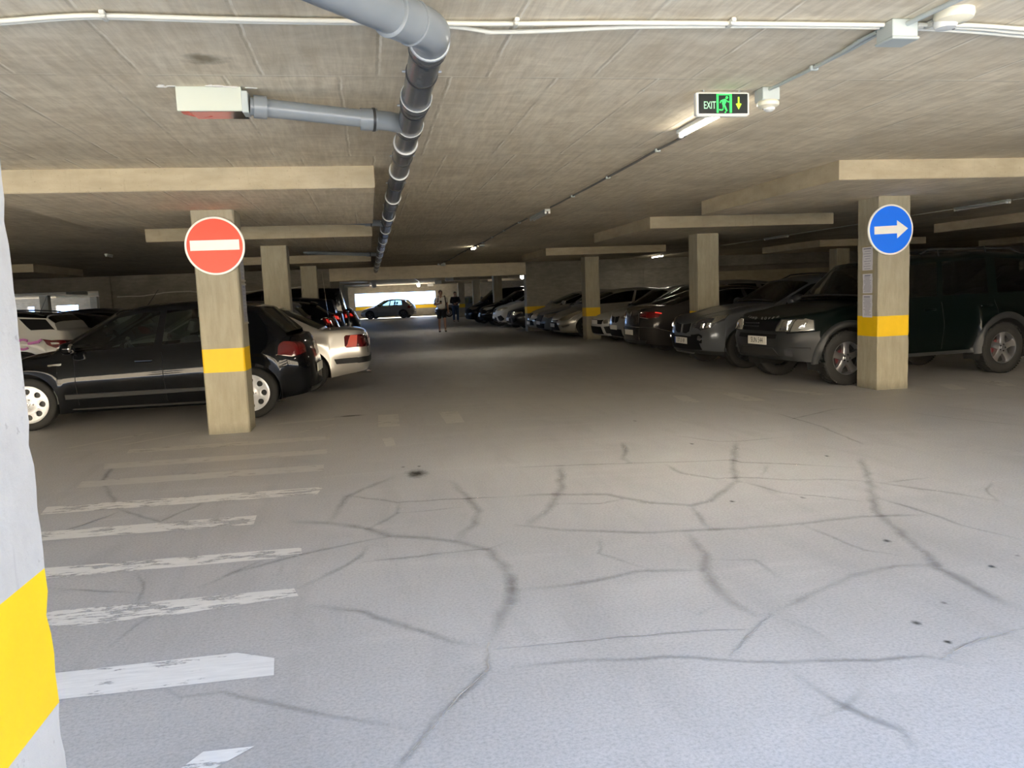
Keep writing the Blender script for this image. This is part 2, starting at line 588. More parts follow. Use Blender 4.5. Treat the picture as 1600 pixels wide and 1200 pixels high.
        # merge the mirror's centre line
        for i in range(nu - 1):
            for j in range(nv - 1):
                um = (us[i] + us[i + 1]) / 2; vm = (vs_[j] + vs_[j + 1]) / 2
                xm = s.af + um * (s.L - s.af - s.ar)
                key = None
                if va < vm < vb:
                    for wi, (a, b) in enumerate(windows):
                        if a < xm < b: key = ('side_window', wi)
                if vm > vc:
                    if ws and s.xc + .06 * s.d1 < xm < s.xc + .93 * s.d1: key = ('windshield', 0)
                    if rw and s.xrb - s.d2 + .08 * s.d2 < xm < s.xrb - .08 * s.d2: key = ('rear_window', 0)
                a = i * nv + j
                f = (a, a + nv, a + nv + 1, a + 1)
                mi = zone(um, vm, Pt[i, j]) if zone else 0
                for sd_, o in ((1, o1), (-1, o2)):
                    ff = [q + o for q in f]
                    if sd_ > 0: ff = ff[::-1]
                    pts = [mb.v[q] for q in ff]
                    uniq = []
                    for q, p in zip(ff, pts):
                        if all((Vector(p) - Vector(mb.v[w_])).length > 1e-6 for w_ in uniq): uniq.append(q)
                    if len(uniq) < 3: continue
                    if key:
                        kk = key if key[0] != 'side_window' else (key[0], key[1], sd_)
                        gl.setdefault(kk, []).append([Vector(mb.v[q]) for q in uniq])
                    else:
                        mb.face(uniq, mi)
        ob = mb.build(name, mats, parent, smooth=32)
        import bmesh
        bm = bmesh.new(); bm.from_mesh(ob.data)
        bmesh.ops.remove_doubles(bm, verts=bm.verts, dist=2e-4)
        bm.to_mesh(ob.data); bm.free()
        ob.data.set_sharp_from_angle(angle=math.radians(34))
        return ob, gl

    def patch(s, name, pts, mat_, parent, both=True, off=.008, rings=4, sub=5, side=0, bulge=0.):
        """a lamp, grille, trim or seam lying on the body surface, outline given as tagged points"""
        merge = False
        if not both and any(p[0] in 'FR' and p[1] < 0 for p in pts):   # symmetric about the centre line: clip to one half, mirror into one mesh
            q = []
            for a, b in zip(pts, pts[1:] + pts[:1]):
                if a[1] >= 0: q.append(a)
                if (a[1] >= 0) != (b[1] >= 0):
                    t = a[1] / (a[1] - b[1]); q.append((a[0], 1e-4, a[2] + (b[2] - a[2]) * t))
            pts, merge, both = q, True, True
        uv = [s.inv(p) for p in pts]
        res = []; mb = MB()
        out = []
        n = len(uv)
        for i in range(n):
            a = np.array(uv[i]); b = np.array(uv[(i + 1) % n])
            for k in range(sub): out.append(a + (b - a) * k / sub)
        out = np.array(out); c = out.mean(0)
        R = np.linspace(0, 1, rings + 1)[1:]
        uvs = [c[None]] + [c + r * (out - c) for r in R]
        allp = np.concatenate(uvs)
        P_ = s.S(allp[:, 0], allp[:, 1]); Nn = s.N(allp[:, 0], allp[:, 1])
        m = len(out)
        rad = np.concatenate([[0]] + [[r] * m for r in R])
        top = P_ + Nn * (off + bulge * (1 - rad ** 2))[:, None]
        edge = P_[-m:] - Nn[-m:] * .012
        for sgn in ((1, -1) if both else ((1,) if side >= 0 else (-1,))):
            if not merge: mb = MB()
            fl = np.array([1, sgn, 1])
            o = mb.verts(top * fl); e = mb.verts(edge * fl)
            fs = []
            for k in range(m): fs.append((o, o + 1 + k, o + 1 + (k + 1) % m))
            for r in range(rings - 1):
                a = o + 1 + r * m; b = a + m
                for k in range(m): fs.append((a + k, b + k, b + (k + 1) % m, a + (k + 1) % m))
            a = o + 1 + (rings - 1) * m
            for k in range(m): fs.append((a + k, e + k, e + (k + 1) % m, a + (k + 1) % m))
            # orient with the surface normal
            p0, p1, p2 = (Vector(mb.v[q]) for q in fs[m // 2][:3])
            nn = Vector(Nn[0] * fl)
            flip = (p1 - p0).cross(p2 - p0).dot(nn) < 0
            for f in fs: mb.face(f[::-1] if flip else f)
            if not merge or sgn < 0: res.append(mb.build(name, mat_, parent, smooth=40))
        return res

    def line(s, name, pts, mat_, parent, r=.005, both=True, sub=8, off=0.):
        """a thin strip (seam, trim line, wiper edge) following the surface"""
        uv = [s.inv(p) for p in pts]
        q = []
        for a, b in zip(uv[:-1], uv[1:]):
            for k in range(sub): q.append(np.array(a) + (np.array(b) - np.array(a)) * k / sub)
        q.append(np.array(uv[-1])); q = np.array(q)
        P_ = s.S(q[:, 0], q[:, 1]) + s.N(q[:, 0], q[:, 1]) * off
        return P_


def glass_parts(gl, parent, mats):
    for key, faces in gl.items():
        mb = MB(); idx = {}
        for f in faces:
            ii = []
            for p in f:
                k = (round(p.x, 4), round(p.y, 4), round(p.z, 4))
                if k not in idx: idx[k] = mb.verts([p])
                ii.append(idx[k])
            if len(set(ii)) > 2: mb.face(ii)
        mb.build(key[0], mats.get(key[0], mats['side_window']), parent, smooth=60)


def wheel(parent, x, y, r, w, style, side, steer=0.):
    """tyre with a rim as its child; side = -1 faces -y"""
    root_M = Matrix.Translation((x, y, r)) @ Matrix.Rotation(steer, 4, 'Z') @ Matrix.Rotation(-side * PI / 2, 4, 'X')
    # local +Z now points outward along side*y
    hwd = w / 2
    rr = r * (.74 if style == 'hub8' else .66)
    if style == 'offroad': rr = r * .64
    mb = MB()
    prof = [(rr * .96, -hwd * .9), (rr, -hwd * .98), (r * .86, -hwd), (r * .95, -hwd * .93), (r * .985, -hwd * .78), (r, -hwd * .5), (r, hwd * .5), (r * .985, hwd * .78), (r * .95, hwd * .93), (r * .86, hwd), (rr, hwd * .98), (rr * .96, hwd * .9), (rr * .94, hwd * .3)]
    mb.lathe(prof, 40, root_M)
    if style == 'offroad':
        for k in range(56):
            for z0 in (-.55, .55):
                a = 2 * PI * (k + (.5 if z0 > 0 else 0)) / 56
                T = root_M @ Matrix.Rotation(a, 4, 'Z') @ Matrix.Translation((r * .995, 0, hwd * z0))
                mb.box(T.translation, (.012, r * .062, hwd * .78), 0, T.to_3x3())
    ty = mb.build('wheel', M['rubber'], parent, smooth=45)
    T = root_M
    rb = MB()
    if style in ('hub8',):
        # dished cover with oval holes cut between an inner disc and an outer ring
        mats = [M['silver_hub'], M['black_plastic'], M['chrome']]
        d = hwd * .86
        rb.lathe([(rr * 1.0, d * .98), (rr * .97, d * 1.04), (rr * .86, d * 1.06)], 48, T)
        rb.lathe([(rr * .46, d * 1.10), (rr * .30, d * 1.08), (rr * .25, d * 1.16), (0, d * 1.18)], 48, T)
        nh = 8
        for k in range(nh):
            a0 = 2 * PI * k / nh
            hole = [(.66 + .15 * math.cos(t), .15 * math.sin(t) / .66 * 1.02) for t in np.linspace(0, 2 * PI, 17)[:-1]]
            # sector between the discs with an oval opening
            outr = []
            for t in np.linspace(0, 2 * PI, 17)[:-1]:
                c_, s_ = math.cos(t), math.sin(t)
                q = max(abs(c_), abs(s_))
                outr.append((.66 + .20 * c_ / q, (PI / nh) * s_ / q))
            A = rb.verts([T @ Vector((rr * ra_ * math.cos(a0 + th), rr * ra_ * math.sin(a0 + th), d * (1.10 - .04 * (ra_ - .46) / .4))) for ra_, th in outr])
            B = rb.verts([T @ Vector((rr * ra_ * math.cos(a0 + th), rr * ra_ * math.sin(a0 + th), d * 1.06)) for ra_, th in hole])
            C = rb.verts([T @ Vector((rr * ra_ * math.cos(a0 + th), rr * ra_ * math.sin(a0 + th), d * .80)) for ra_, th in hole])
            for i in range(16):
                j = (i + 1) % 16
                rb.face((A + i, A + j, B + j, B + i), 0)
                rb.face((B + i, B + j, C + j, C + i), 0)
        rb.lathe([(rr * .95, d * .62), (rr * .2, d * .62)], 32, T, mi=1)
        for k in range(5):
            a = 2 * PI * k / 5
            p = T @ Vector((rr * .25 * math.cos(a), rr * .25 * math.sin(a), d * 1.12))
            rb.ball(p, .012, n=8, m=6, mi=2)
        rim = rb.build('rim', mats, ty, smooth=40)
        # maker's ring and letters on the cap
        eb = MB()
        eb.lathe([(.038, d * 1.19), (.038, d * 1.22), (.033, d * 1.22), (.033, d * 1.19)], 28, T)
        for pl in ([(-.016, .026), (0, .003), (.016, .026)], [(-.027, .012), (-.012, -.026), (0, -.004), (.012, -.026), (.027, .012)]):
            eb.tube([T @ Vector((px, py, d * 1.2)) for px, py in pl], .003, 5)
        eb.build('emblem', M['chrome'], ty)
    else:
        ns, wd, dish, mt = {'spoke5': (5, .30, .55, 'alloy'), 'offroad': (5, .46, .70, 'alloy'), 'multi': (10, .13, .55, 'alloy'), 'dark5': (5, .26, .6, 'dark_alloy'), 'dark10': (10, .12, .55, 'dark_alloy')}[style]
        mats = [M[mt], M['dark'], M['brake_red'] if style == 'offroad' else M['dark']]
        d = hwd * .86
        rb.lathe([(rr * .95, d * .2), (rr * .97, d * .98), (rr * 1.0, d * 1.0), (rr * 1.0, d * 1.05), (rr * .93, d * 1.04), (rr * .89, d * .7), (rr * .87, d * .1)], 40, T)
        rb.lathe([(rr * .90, d * .05), (rr * .55, d * .05), (0, d * .05)], 32, T, mis=[1, 2])
        rb.lathe([(rr * .30, d * .5), (rr * .29, d * .80), (rr * .22, d * .90), (rr * .12, d * .92), (rr * .10, d * .98), (0, d * .99)], 28, T)
        for k in range(ns):
            a = 2 * PI * (k + .25) / ns
            R_ = T @ Matrix.Rotation(a, 4, 'Z')
            sec = []
            for q, wk, zk in ((.20, 1.0, .84), (.38, .80, .86), (.60, .74, .84), (.80, .90, .84), (.93, 1.25, .88)):
                ww = rr * wd * wk / 2 * (1 if ns < 8 else 1)
                sec.append(rb.verts([R_ @ Vector((rr * q, y_, d * z_)) for y_, z_ in ((-ww, zk - dish), (-ww, zk - .06), (-ww * .5, zk + .03), (ww * .5, zk + .03), (ww, zk - .06), (ww, zk - dish))]))
            for A, B in zip(sec[:-1], sec[1:]):
                for i in range(5): rb.face((A + i, B + i, B + i + 1, A + i + 1))
        for k in range(5):
            a = 2 * PI * k / 5
            p = T @ Vector((rr * .2 * math.cos(a), rr * .2 * math.sin(a), d * .91))
            rb.ball(p, .011, n=8, m=6, mi=1)
        rb.build('rim', mats, ty, smooth=40)
    return ty


def plate(parent, P, fwd, text=None, eu=False, w=.52, h=.11, tilt=0.):
    """licence plate: centre P, outward direction fwd (+1 faces +x, -1 faces -x)"""
    # local x across, y up, z outward
    R = Matrix(((0, 0, fwd), (fwd, 0, 0), (0, 1, 0))).to_4x4()
    T = Matrix.Translation(P) @ R @ Matrix.Rotation(tilt, 4, 'X')
    mb = MB()
    mb.box(T.translation, (w, h, .012), 0, T.to_3x3(), .004)
    pl = mb.build('licence_plate', M['plate'], parent)
    x0 = 0.
    if eu:
        b = MB(); q = T @ Matrix.Translation((-w / 2 + .022, 0, .0065))
        b.box(q.translation, (.04, h * .94, .002), 0, q.to_3x3())
        b.build('plate_band', M['plate_blue'], pl); x0 = .02
    if text:
        text_mesh('plate_lettering', text, h * .92, M['plate_ink'], pl, T @ Matrix.Translation((x0, 0, .0066)), .0006, sx=.78)
    return pl


def build_car(name, label, cat, group, sh, loc, rz, paint, windows, wheels='spoke5', detail=2, zone=None, zmats=(), glass='glass', rw_glass=None,
              parts=(), lines=(), pf=None, pr=None, mirror=True, handles=(), steer=0., rails=None, antenna=None, seats=True, wiper=False, exhaust=None):
    root = empty(name, loc, rz)
    tag(root, label, cat, group)
    inner = empty('chassis', (0, 0, 0)) if False else None
    off = Vector((-sh.L / 2, 0, 0))
    bd, gl = sh.body('body', [paint] + list(zmats), root, windows, True, getattr(sh, 'rearglass', True), zone)
    glass_parts(gl, root, {'side_window': M[glass], 'windshield': M['glass'], 'rear_window': M[rw_glass or glass]})
    # floor pan and wheel wells
    ub = MB()
    zf = float(sh.bot(sh.L / 2)) + .02
    hwf = sh.hw - .10
    x0, x1 = sh.af * .7, sh.L - .28
    a0, a1 = sh.ax
    tw = .27
    ub.box(((x0 + x1) / 2, 0, zf + .09), (x1 - x0 - .1, (hwf - tw) * 2, .16))
    for xa, xb in ((a0 + sh.ra + .03, a1 - sh.ra - .03),):
        ub.box(((xa + xb) / 2, 0, zf + .07), (xb - xa, hwf * 2 + .06, .12))
    for xa in sh.ax:
        for sgn in (-1, 1):
            n = 14
            P1 = [(xa - (sh.ra + .005) * math.cos(t), sh.r + (sh.ra + .005) * math.sin(t)) for t in np.linspace(-.35, PI + .35, n)]
            yo = sh.hw * float(sh.plan(xa)) * .985; yi = yo - tw - .02
            A = ub.verts([(x, sgn * yo, z) for x, z in P1]); B = ub.verts([(x, sgn * yi, z) for x, z in P1])
            for i in range(n - 1): ub.face((A + i, A + i + 1, B + i + 1, B + i))
            ub.face([B + i for i in range(n)])
    # cross beams behind the bumpers close the shell seen from low down
    for xa, zz in ((sh.af * .6 + .12, float(sh.bot(.1)) + .05), (sh.L - .30, float(sh.bot(sh.L)) + .05)):
        ub.box((xa, 0, zz), (.20, sh.W * .78, .06))
    ub.build('underbody', M['dark'], root, smooth=0)
    tw_ = .205 if sh.W < 1.85 else .225
    for xa, st in ((a0, steer), (a1, 0)):
        for sgn in (-1, 1):
            yy = sgn * (sh.hw * float(sh.plan(xa)) - tw_ / 2 - .015)
            wheel(root, xa, yy, sh.r, tw_, wheels, sgn, st)
    for p in parts:
        nm, mt, pts = p[:3]; kw = p[3] if len(p) > 3 else {}
        made = sh.patch(nm, pts, M[mt] if isinstance(mt, str) else mt, root, **kw)
        if len(p) > 4:
            for o in made: o['label'] = p[4]
    for p in lines:
        nm, mt, r, pts = p[:4]; kw = p[4] if len(p) > 4 else {}
        both = kw.pop('both', True) if kw else True
        kw = dict(kw)
        Pq = sh.line(nm, pts, None, None, **kw)
        for sgn in ((1, -1) if both else (1,)):
            mb = MB(); mb.tube([Vector((a, b * sgn, c)) for a, b, c in Pq], r, 6)
            mb.build(nm, M[mt] if isinstance(mt, str) else mt, root)
    for spec, side in ((pf, 'F'), (pr, 'R')):
        if spec:
            u, v = sh.inv((side, 0.02, spec.get('z', .45)))
            P = sh.S(u, v)[0]
            fx = -1 if side == 'F' else 1
            plate(root, Vector((P[0] + fx * .014, spec.get('y', 0.), spec.get('z', .45))), fx, spec.get('t'), spec.get('eu', False), spec.get('w', .52), spec.get('h', .11), spec.get('tilt', 0.))
    if mirror:
        for sgn in (-1, 1):
            xm = sh.xc + sh.d1 * .62
            zb = float(sh.belt(xm))
            yb = sh.hw * .93
            mb = MB()
            mb.ball((xm, sgn * (yb + .13), zb + .085), (.075, .105, .072), n=14, m=10)
            mb.tube([(xm + .02, sgn * (yb - .05), zb + .02), (xm + .01, sgn * (yb + .05), zb + .05)], .024, 8)
            mo = mb.build('door_mirror', mirror if not isinstance(mirror, bool) else paint, root)
            g = MB(); g.ball((xm + .045, sgn * (yb + .13), zb + .085), (.038, .088, .058), n=12, m=8)
            g.build('mirror_glass', M['chrome'], mo)
    for x, z in handles:
        for sgn in (-1, 1):
            u, v = sh.inv(('S', x, z)); P = sh.S(u, v)[0]
            mb = MB()
            mb.box((x, sgn * (P[1] + .016), z), (.20, .022, .028), 0, None, .010)
            mb.box((x - .07, sgn * (P[1] + .002), z), (.03, .03, .024), 0, None, .004)
            mb.box((x + .07, sgn * (P[1] + .002), z), (.03, .03, .024), 0, None, .004)
            mb.build('door_handle', paint, root)
    if rails:
        for sgn in (-1, 1):
            mb = MB()
            xa, xb = rails
            pts = []
            for x in np.linspace(xa, xb, 9):
                e = min(1, min(x - xa, xb - x) / .12 + .0)
                pts.append((x, sgn * sh.hw * sh.rail * .93, float(sh.roof(x)) - .035 + .055 * e))
            mb.tube(pts, .014, 8)
            mb.build('roof_rail', M['black_plastic'], root)
    if antenna:
        x, y, ln, lean = antenna
        u, v = sh.inv(('T', x, abs(y))); P = sh.S(u, v)[0]
        mb = MB()
        b = Vector((P[0], y, P[2]))
        mb.tube([b, b + Vector((lean * .1, 0, .02))], .012, 8)
        mb.tube([b + Vector((lean * .02, 0, .01)), b + Vector((lean, 0, ln))], [.005, .003], 6)
        mb.build('antenna', M['black_plastic'] if ln < .6 else M['chrome'], root)
    if wiper:
        for ya, yb_ in ((-.55, .08), (.02, .6)):
            mb = MB()
            pts = []
            for y in np.linspace(ya, yb_, 6):
                u = sh.ux(sh.xc + .13 * sh.d1)
                vv = 7 - abs(y) / (sh.hw * .9) * 2
                P = sh.S(u, vv)[0]
                pts.append((P[0] - .015, math.copysign(P[1], y), P[2] + .015))
            mb.tube(pts, .010, 6)
            mb.build('wiper', M['black_plastic'], root)
    if exhaust:
        mb = MB()
        mb.tube([(sh.L - .25, exhaust, .26), (sh.L - .02, exhaust, .25)], .028, 10, caps=False)
        mb.build('exhaust_pipe', M['chrome'], root)
    if seats:
        zf = .32 + (.14 if sh.r > .345 else 0)
        xb = sh.xmid[0][0] if sh.xmid else sh.xc + sh.d1 + .5
        for sgn in (-1, 1):
            mb = MB()
            R_ = Matrix.Rotation(math.radians(18), 3, 'Y')
            mb.box((xb - .15, sgn * .36, zf + .10), (.52, .50, .16), 0, None, .05)
            mb.box((xb + .20, sgn * .36, zf + .42), (.14, .48, .62), 0, R_, .05)
            mb.box((xb + .33, sgn * .36, zf + .84), (.09, .26, .18), 0, R_, .03)
            mb.build('seat', M['seat'], root)
        mb = MB()
        R_ = Matrix.Rotation(math.radians(20), 3, 'Y')
        mb.box((xb + .85, 0, zf + .10), (.5, 1.25, .16), 0, None, .05)
        mb.box((xb + 1.18, 0, zf + .38), (.14, 1.25, .56), 0, R_, .05)
        mb.build('rear_bench', M['seat'], root)
        mb = MB()
        xd = sh.xc + .30
        zb = float(sh.belt(xd)) - .05
        mb.box((xd + .12, 0, zb - .14), (.55, sh.W * .82, .26), 0, None, .08)
        for sgn in (-1, 1):   # door cards
            mb.box((sh.L * .5, sgn * (sh.hw * .88), zb - .28), (1.9, .03, .5))
        mb.build('dashboard', M['trim_in'], root)
        mb = MB()
        T = Matrix.Translation((xd + .50, -.36, zb - .02)) @ Matrix.Rotation(math.radians(65), 4, 'Y')
        mb.tube([T @ Vector((.18 * math.cos(t), .18 * math.sin(t), 0)) for t in np.linspace(0, 2 * PI, 25)], .014, 8, caps=False)
        mb.tube([T @ Vector((-.17, 0, 0)), T @ Vector((.17, 0, 0))], .012, 6)
        mb.build('steering_wheel', M['black_plastic'], root)
    for ch in root.children:
        ch.location = ch.location + off
    return root

# ------------------------------------------------------------------ body types
def T_hatch(**k):
    d = dict(L=4.2, W=1.76, wb=2.578, fx=.86, r=.316, ra=.372, xc=1.16, xrf=1.96, xrr=3.58, xrb=3.92, d1=.40, d2=.26, ar=.22, af=.42,
             xmid=[(2.38, 2.47)], rail=.79,
             beltp=[(0, .64), (.12, .70), (.5, .785), (1.16, .865), (2, .90), (3.2, .955), (3.95, .995), (4.2, .98)],
             roofp=[(1.96, 1.40), (2.3, 1.455), (2.75, 1.475), (3.2, 1.445), (3.58, 1.375)],
             botp=[(0, .20), (.4, .18), (2, .19), (3.6, .20), (4.2, .27)],
             fshift=[(.15, .10), (.28, .02), (.45, 0), (.58, .02), (.68, .10), (.78, .20)],
             rshift=[(.2, .10), (.32, .02), (.5, 0), (.62, .02), (.70, .06), (.90, .10), (1.0, .16), (1.1, .22)])
    d.update(k); return Shape(**d)


def T_focus(**k):
    d = dict(L=4.34, W=1.82, wb=2.64, fx=.88, r=.32, ra=.376, xc=.86, xrf=1.85, xrr=3.65, xrb=4.02, d1=.40, d2=.26, ar=.24, af=.44,
             xmid=[(2.36, 2.5)], rail=.77, nf=2.3,
             beltp=[(0, .68), (.12, .76), (.5, .87), (.95, .965), (2, 1.0), (3.2, 1.06), (4.05, 1.08), (4.34, 1.04)],
             roofp=[(1.85, 1.40), (2.3, 1.47), (2.75, 1.48), (3.25, 1.44), (3.65, 1.37)],
             botp=[(0, .19), (.4, .17), (2, .19), (3.6, .20), (4.34, .27)],
             fshift=[(.15, .12), (.26, .02), (.42, 0), (.58, .03), (.70, .12), (.86, .30)],
             rshift=[(.2, .10), (.32, .02), (.5, 0), (.66, .03), (.90, .12), (1.05, .2), (1.2, .25)])
    d.update(k); return Shape(**d)


def T_sedan(**k):
    d = dict(L=4.48, W=1.70, wb=2.61, fx=.88, r=.308, ra=.355, xc=1.24, xrf=1.92, xrr=3.02, xrb=3.74, d1=.36, d2=.42, ar=.20, af=.40,
             xmid=[(2.38, 2.44)], rail=.78, nf=3.2, nr=3.4,
             beltp=[(0, .66), (.08, .72), (.5, .79), (1.24, .875), (2.5, .90), (3.7, .93), (4.25, .94), (4.4, .925), (4.48, .88)],
             roofp=[(1.92, 1.345), (2.3, 1.39), (2.6, 1.395), (3.02, 1.355)],
             botp=[(0, .22), (.4, .19), (2, .20), (3.7, .20), (4.2, .25), (4.48, .29)],
             fshift=[(.2, .06), (.3, .01), (.5, 0), (.58, .04), (.72, .08), (.8, .14)],
             rshift=[(.2, .10), (.32, .05), (.42, .015), (.50, 0), (.55, .010), (.64, .035), (.75, .05), (.9, .09), (.95, .14)])
    d.update(k); return Shape(**d)


def T_coupe(**k):
    d = dict(L=4.8, W=1.86, wb=2.71, fx=.95, r=.33, ra=.388, xc=1.15, xrf=2.02, xrr=3.15, xrb=4.18, d1=.40, d2=.62, ar=.34, af=.48,
             xmid=[(2.45, 2.55)], rail=.74, nf=2.5, nr=2.5,
             beltp=[(0, .64), (.12, .72), (.5, .82), (1.15, .94), (2.5, .985), (3.8, 1.02), (4.45, 1.03), (4.7, 1.0), (4.8, .96)],
             roofp=[(2.02, 1.345), (2.45, 1.41), (2.75, 1.415), (3.15, 1.36)],
             botp=[(0, .19), (.4, .17), (2, .18), (3.8, .19), (4.4, .24), (4.8, .28)],
             fshift=[(.15, .12), (.26, .02), (.42, 0), (.58, .03), (.70, .12), (.86, .24)],
             rshift=[(.2, .10), (.34, .03), (.5, 0), (.60, .01), (.66, .05), (.85, .07), (.98, .12), (1.1, .2)])
    d.update(k); return Shape(**d)


def T_suv(**k):
    d = dict(L=4.55, W=1.86, wb=2.70, fx=.86, r=.352, ra=.412, xc=1.10, xrf=1.86, xrr=4.05, xrb=4.28, d1=.40, d2=.18, ar=.20, af=.42,
             xmid=[(2.42, 2.50), (3.5, 3.52)], rail=.80, nf=2.7, nr=3.2,
             beltp=[(0, .80), (.10, .88), (.5, .97), (1.1, 1.05), (2.2, 1.09), (4.2, 1.15), (4.55, 1.1)],
             roofp=[(1.86, 1.57), (2.4, 1.66), (3.0, 1.675), (4.05, 1.60)],
             botp=[(0, .27), (.4, .24), (2, .26), (3.8, .27), (4.55, .36)],
             fshift=[(.2, .12), (.34, .02), (.55, 0), (.72, .03), (.82, .10), (.96, .22)],
             rshift=[(.2, .12), (.4, .02), (.55, 0), (.66, .03), (.8, .08), (1.0, .10), (1.2, .16)])
    d.update(k); return Shape(**d)


def T_freelander(**k):
    d = dict(L=4.38, W=1.80, wb=2.557, fx=.84, r=.362, ra=.432, xc=1.16, xrf=1.78, xrr=4.06, xrb=4.20, d1=.30, d2=.10, ar=.16, af=.36,
             xmid=[(2.35, 2.42), (3.25, 3.27)], rail=.80, nf=3.0, nr=4.0, flare=.03, tuck=.95,
             beltp=[(0, .90), (.06, .94), (.5, .99), (1.16, 1.06), (2.2, 1.085), (4.2, 1.10), (4.38, 1.08)],
             roofp=[(1.78, 1.64), (2.2, 1.70), (2.8, 1.715), (3.1, 1.745), (4.06, 1.70)],
             botp=[(0, .36), (.3, .33), (2, .32), (3.8, .33), (4.38, .40)],
             crowns=[.02, .05, .06, .03, .025, .02],
             fshift=[(.3, .12), (.40, .03), (.48, 0), (.68, 0), (.71, .05), (.76, .06), (.90, .08), (1.0, .16)],
             rshift=[(.3, .10), (.45, .01), (.6, 0), (.68, .02), (.72, .06), (1.1, .10)])
    d.update(k); return Shape(**d)


def T_cross(**k):   # low crossover with a long bonnet
    d = dict(L=4.45, W=1.80, wb=2.76, fx=.80, r=.345, ra=.405, xc=1.32, xrf=2.08, xrr=3.95, xrb=4.22, d1=.40, d2=.18, ar=.20, af=.38,
             xmid=[(2.55, 2.62)], rail=.79, nf=2.8, nr=3.0,
             beltp=[(0, .74), (.08, .83), (.4, .90), (1.3, 1.0), (2.5, 1.03), (4.2, 1.09), (4.45, 1.05)],
             roofp=[(2.08, 1.46), (2.55, 1.53), (3.0, 1.545), (3.95, 1.46)],
             botp=[(0, .26), (.35, .23), (2, .22), (3.8, .23), (4.45, .32)],
             fshift=[(.2, .13), (.30, .03), (.42, 0), (.56, 0), (.66, .02), (.80, .05), (.95, .16)],
             rshift=[(.2, .12), (.36, .02), (.5, 0), (.66, .03), (.8, .08), (1.0, .10), (1.2, .16)])
    d.update(k); return Shape(**d)


def T_van(**k):
    d = dict(L=4.5, W=1.82, wb=2.70, fx=.85, r=.325, ra=.385, xc=.80, xrf=1.55, xrr=4.24, xrb=4.34, d1=.36, d2=.08, ar=.13, af=.40,
             xmid=[(2.1, 2.14), (3.3, 3.3)], rail=.86, nf=2.5, nr=5.0,
             beltp=[(0, .78), (.10, .86), (.8, 1.04), (2, 1.08), (4.3, 1.10), (4.5, 1.1)],
             roofp=[(1.55, 1.70), (2.1, 1.80), (3.0, 1.83), (4.24, 1.80)],
             botp=[(0, .24), (.4, .22), (2, .22), (4.5, .30)],
             fshift=[(.15, .10), (.3, .02), (.45, 0), (.66, .04), (.82, .14), (.95, .25)],
             rshift=[(.2, .06), (.4, 0), (.6, .01), (.7, .04), (1.1, .05)])
    d.update(k); return Shape(**d)


def paint(name, col, metal=.0, rough=.35, spec=.08, coat=.38):
    return mat(name, col, rough, metal, spec, coat)


PT = dict(
    black=paint('black_paint', (.003, .0035, .0045), spec=.02, coat=.55),
    blue_black=paint('blue_black_paint', (.005, .007, .012)),
    green_black=paint('dark_green_paint', (.0012, .0034, .0028)),
    silver=paint('silver_paint', (.72, .69, .64), .72, .30),
    grey=paint('grey_paint', (.20, .20, .20), .5, .3),
    silver_grey=paint('silver_grey_paint', (.28, .275, .26), .5, .3),
    dark_grey=paint('dark_grey_paint', (.055, .056, .060), .4, .3),
    brown_grey=paint('brown_grey_paint', (.045, .041, .039), .4, .25),
    blue_grey=paint('blue_grey_paint', (.13, .155, .19), .4, .3),
    steel=paint('steel_grey_paint', (.115, .125, .14), .5, .3),
    white=paint('white_paint', (.48, .48, .465)),
    champagne=paint('champagne_silver_paint', (.36, .345, .31), .5, .3),
)

# outline kits for lamps, grilles, seams ---------------------------------------------------
def seams(x_doors, z0, z1, r=.0035):
    """door shut lines down the flank"""
    return [('door_seam', 'dark', r, [('S', x, z1), ('S', x + dx, (z0 + z1) / 2), ('S', x + dx2, z0)], dict(off=.0)) for x, dx, dx2 in x_doors]


